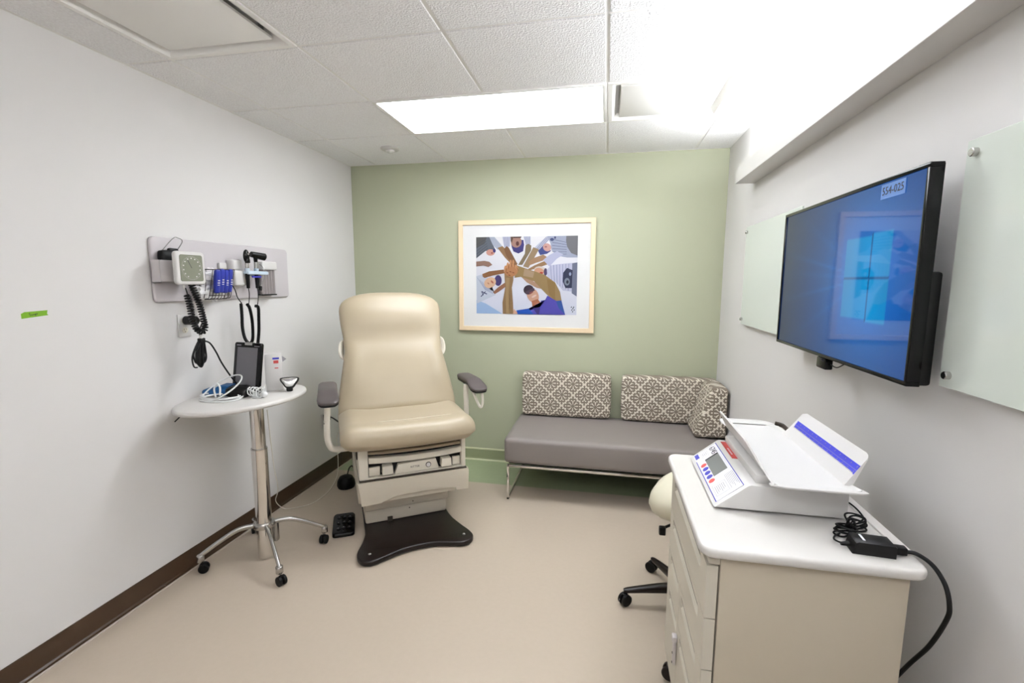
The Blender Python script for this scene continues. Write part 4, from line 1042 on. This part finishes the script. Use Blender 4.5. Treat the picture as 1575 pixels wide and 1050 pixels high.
for k in range(6): g1.box((.094, -.028 + k * .0055, .0006), (.140 - .006 * (k % 3), -.0265 + k * .0055, .0009), mx=KM)
for k in range(7): g1.box((.060, .014 + k * .0042, .0006), (.150 - .011 * ((k * 2) % 3), .0152 + k * .0042, .0009), mx=KM)
for k in range(3): g1.box((-.150, -.013 + k * .006, .0006), (-.128, -.0115 + k * .006, .0009), mx=KM)
g1.build('printing', 'greyink', kp)
MB().box(q(2.4845, 1.50, .9402), q(2.502, 1.655, .9412)).build('label', 'red', bs_)
m = MB()
for k in range(5): m.box(q(2.490, 1.535 + k * .012, .9411), q(2.495, 1.542 + k * .012, .9414))
m.build('printing', 'paper', bs_)
# tray: shallow trough with two raised wings
ty = MB(); rings = []
tz = .964
def trow(y, wl, wr, inset, ext):
    """cross-section: left wing tip, bends, right wing tip; drawn as closed thin section"""
    A_ = [(2.520 - .040 * wl - .006 * 0, tz + .004 + .074 * wl), (2.523, tz + .004), (2.535, tz), (2.60, tz), (2.68 + ext, tz), (2.696 + ext, tz + .002), (2.702 + ext + .046 * wr, tz + .004 + .082 * wr)]
    up = [(x + (0.004 if k == 0 else 0), z + .004) for k, (x, z) in enumerate(A_)]
    return [(x - 2.56, y - 1.49, z - CT) for x, z in A_] + [(x - 2.56, y - 1.49, z - CT) for x, z in up[::-1]]
for y, wl, wr, ext in ((1.250, .01, .01, .020), (1.278, .02, .02, .010), (1.281, .02, .90, 0), (1.288, .03, .97, 0), (1.30, .08, 1, 0), (1.34, .35, 1, 0), (1.375, .92, 1, 0), (1.39, 1, 1, 0), (1.50, 1, 1, 0), (1.60, 1, 1, 0), (1.66, 1, 1, 0), (1.685, .95, .90, 0), (1.698, .7, .35, 0), (1.705, .2, .05, 0), (1.76, .02, .02, 0), (1.80, .01, .01, -.01)):
    rings.append(trow(y, wl, wr, 0, ext))
ty.loft(rings)
# rounded head end of the tray
hp = [(2.520, 1.79), (2.520, 1.835), (2.528, 1.852), (2.545, 1.860), (2.66, 1.860), (2.685, 1.852), (2.705, 1.83), (2.712, 1.79)]
ty.prism([(x - 2.56, y - 1.49) for x, y in hp], tz - CT, tz + .004 - CT, 'z')
ty.prism([(2.513 - 2.56, 1.262 - 1.49), (2.515 - 2.56, 1.248 - 1.49), (2.55 - 2.56, 1.240 - 1.49), (2.72 - 2.56, 1.238 - 1.49), (2.735 - 2.56, 1.243 - 1.49), (2.730 - 2.56, 1.262 - 1.49)], tz - CT, tz + .005 - CT, 'z', bev=.001)
tr = ty.build('tray', 'white', bs_, sharp=40)
MB().box(q(2.50, 1.32, .938), q(2.69, 1.66, tz), bev=.004).build('tray_support', 'white', bs_)
# ruler on the inner face of the right wing
wA = Vector(q(2.720, 1.25, tz + .008)); dW = Vector((.046, 0, .082)).normalized(); dL = Vector((0, -1, 0)); nW = dL.cross(dW)
if nW.x > 0: nW = -nW
RM = Matrix((dL, dW, dL.cross(dW))).transposed().to_4x4(); RM.translation = Vector(q(2.702, 1.49, tz + .008)) + Vector((-.0012, 0, .0007))
ru = MB().box((-.185, .030, -.0012), (.208, .058, .0012), mx=RM).build('ruler', 'rulerblue', tr)
m = MB(); m.box((-.185, .0425, -.0015), (.208, .0433, .0016), mx=RM)
for k in range(66):
    x = -.183 + k * .0059; h_ = .005 if k % 5 else .009
    m.box((x, .031, -.0015), (x + .0011, .031 + h_, .0016), mx=RM)
    if k % 5 == 0: m.box((x, .050, -.0015), (x + .002, .054, .0016), mx=RM)
m.build('scale_marks', 'greyink', ru)
MB().cyl(q(2.722, 1.36, .895), q(2.730, 1.36, .895), .005).build('socket', 'black', bs_)
MB().tube([q(2.70, 1.80, .975), q(2.725, 1.79, .970), q(2.735, 1.75, .955), q(2.73, 1.72, .94)], .008, flat=.5).build('bracket', 'slot', bs_)

# power supply and leads
ps = thing('power_adapter', 'black power supply brick on the near right corner of the cabinet top', 'power adapter', (2.706, 1.163, CT), (0, 0, math.radians(-5)))
m = MB(); P_ = rrect(-.043, -.024, .043, .024, .004)
m.prism([(-.043, 0.0), (-.037, .027), (-.032, .030), (.040, .030), (.043, .027), (.043, 0.0), (-.036, 0.0)], -.024, .024, 'y', bev=.002); m.build('case', 'black', ps, sharp=30)
MB().box((-.020, -.012, .0302), (-.015, .016, .0308)).build('label', 'paper', ps)
MB().box((.043, -.010, .004), (.070, .010, .022), bev=.003).build('plug', 'rubber', ps)
MB().cyl((-.043, 0, .012), (-.060, -.002, .010), .006, .004).build('cable_sleeve', 'rubber', ps)
lw = MB(); Z_ = CT + .004
lw.tube([(2.730, 1.36, .895), (2.745, 1.355, .893), (2.757, 1.335, .885), (2.760, 1.31, .878), (2.752, 1.29, .880), (2.738, 1.285, Z_ + .004)], .0022, n=8)
for k in range(5):
    a_ = .15 * (k - 2)
    pts = []
    for j in range(16):
        t_ = 2 * PI * j / 16; x = (.050 + .003 * math.sin(k * 2.1)) * math.cos(t_); y = (.013 + .0022 * k) * math.sin(2 * t_)
        ang = math.radians(42) + a_ * .6; pts.append((2.702 + x * math.cos(ang) - y * math.sin(ang), 1.245 + x * math.sin(ang) + y * math.cos(ang), Z_ + .0045 * k + .008 * abs(math.cos(t_)) * (k % 3)))
    lw.tube(pts, .0022, n=8, sub=4, closed=True)
lw.tube([(2.708, 1.235, Z_), (2.706, 1.238, Z_ + .028), (2.700, 1.250, Z_ + .028), (2.696, 1.255, Z_)], .0030, n=8)
lw.tube([(2.665, 1.215, Z_ + .006), (2.648, 1.20, Z_ + .006), (2.640, 1.185, Z_ + .006), (2.644, 1.172, Z_ + .007), (2.650, 1.168, Z_ + .008)], .0022, n=8)
tag(lw.build('adapter_lead', 'rubber'), 'thin black lead bundled between the scale and its power brick', 'cable')
mc = MB().tube([(2.774, 1.154, CT + .012), (2.790, 1.145, CT + .014), (2.806, 1.118, CT + .006), (2.812, 1.085, .845), (2.812, 1.066, .81), (2.811, 1.068, .775), (2.808, 1.10, .69), (2.805, 1.15, .60), (2.80, 1.20, .50), (2.80, 1.25, .40), (2.81, 1.30, .2), (2.82, 1.35, .012), (2.85, 1.42, .008)], .0046, n=10, sub=8)
tag(mc.build('mains_cable', 'rubber'), 'thick black mains cable curving down from the power brick behind the cabinet', 'cable')

# ------------------------------------------------------------------ stool behind the cabinet
stl = thing('rolling_stool', 'ivory saddle stool on a dark five-star castor base behind the cabinet', 'stool', (2.480, 2.10, 0))
m = MB(); rings = []
for r_, z_ in ((.02, .440), (.10, .442), (.140, .455), (.162, .475), (.173, .505), (.168, .535), (.150, .565), (.115, .590), (.06, .600), (.02, .600)):
    ring = []
    for k in range(40):
        a_ = 2 * PI * k / 40; ca, sa = math.cos(a_), math.sin(a_)
        dz = .030 * (r_ / .17) ** 2 * sa * sa - .020 * (r_ / .17) ** 2 * ca * ca
        wv = 1 - .10 * math.cos(2 * a_) * (1 if r_ > .09 else 0)
        ring.append((r_ * ca * (1.0 if ca > 0 else 1.02), r_ * sa * wv, z_ + dz))
    rings.append(ring)
m.loft(rings).build('seat', 'stool', stl, sharp=80)
MB().cyl((0, 0, .20), (0, 0, .445), .016, n=24).build('gas_lift', 'satin', stl)
MB().cyl((0, 0, .085), (0, 0, .28), .027, .025, n=24, bev=.003).build('column', 'black', stl)
MB().tube([(0, -.02, .430), (-.07, -.06, .428), (-.110, -.09, .425), (-.125, -.10, .418)], .006).box((-.140, -.115, .395), (-.112, -.09, .432), bev=.005).build('lever', 'black', stl)
MB().cyl((0, 0, .075), (0, 0, .118), .040, .034, n=28, bev=.004).build('base_hub', 'brownblack', stl)
for k in range(5):
    a_ = math.radians(188 - 72 * k); d = Vector((math.cos(a_), math.sin(a_), 0)); s_ = Vector((-d.y, d.x, 0)); rings = []
    for f_, w_2, zt_, zb_ in ((.02, .022, .112, .070), (.12, .019, .104, .066), (.20, .016, .090, .062), (.262, .014, .078, .058), (.278, .009, .074, .060)):
        p = d * f_
        ring = []
        for j in range(12):
            b_ = 2 * PI * j / 12; cb_, sb_ = math.cos(b_), math.sin(b_)
            ring.append(tuple(p + s_ * w_2 * math.copysign(abs(cb_) ** .6, cb_) + Vector((0, 0, (zt_ + zb_) / 2 + (zt_ - zb_) / 2 * math.copysign(abs(sb_) ** .6, sb_)))))
        rings.append(ring)
    MB().loft(rings).build('base_arm', 'brownblack', stl, sharp=60)
    castor(stl, d.x * .262, d.y * .262, .06, a_ + .5, r=.027, m='rubber')

# ------------------------------------------------------------------ camera
cam = bpy.data.cameras.new('camera'); co = bpy.data.objects.new('camera', cam); COL.objects.link(co)
yaw, pitch, roll = -0.1977, -0.1277, 0.0034
cyw, syw, cp, spi = math.cos(yaw), math.sin(yaw), math.cos(pitch), math.sin(pitch)
F = Vector((syw * cp, cyw * cp, spi)); Rv = Vector((cyw, -syw, 0)); U = Rv.cross(F)
R2 = Rv * math.cos(roll) + U * math.sin(roll); U2 = -Rv * math.sin(roll) + U * math.cos(roll)
mw = Matrix((R2, U2, -F)).transposed().to_4x4(); mw.translation = (2.0858, 0, 1.483)
co.matrix_world = mw
cam.sensor_width = 36.0; cam.lens = 36.0 * 717.8 / 1575.0; cam.clip_start = 0.02
SC.camera = co

# ------------------------------------------------------------------ light and colour
w = bpy.data.worlds.new('world'); SC.world = w; w.use_nodes = True
w.node_tree.nodes['Background'].inputs[0].default_value = (1, 1, 1, 1)
w.node_tree.nodes['Background'].inputs[1].default_value = 0.0
SC.view_settings.view_transform = 'Standard'
SC.view_settings.look = 'None'
SC.view_settings.exposure = 0.72
SC.view_settings.gamma = 1.0
SC.view_settings.use_curve_mapping = False
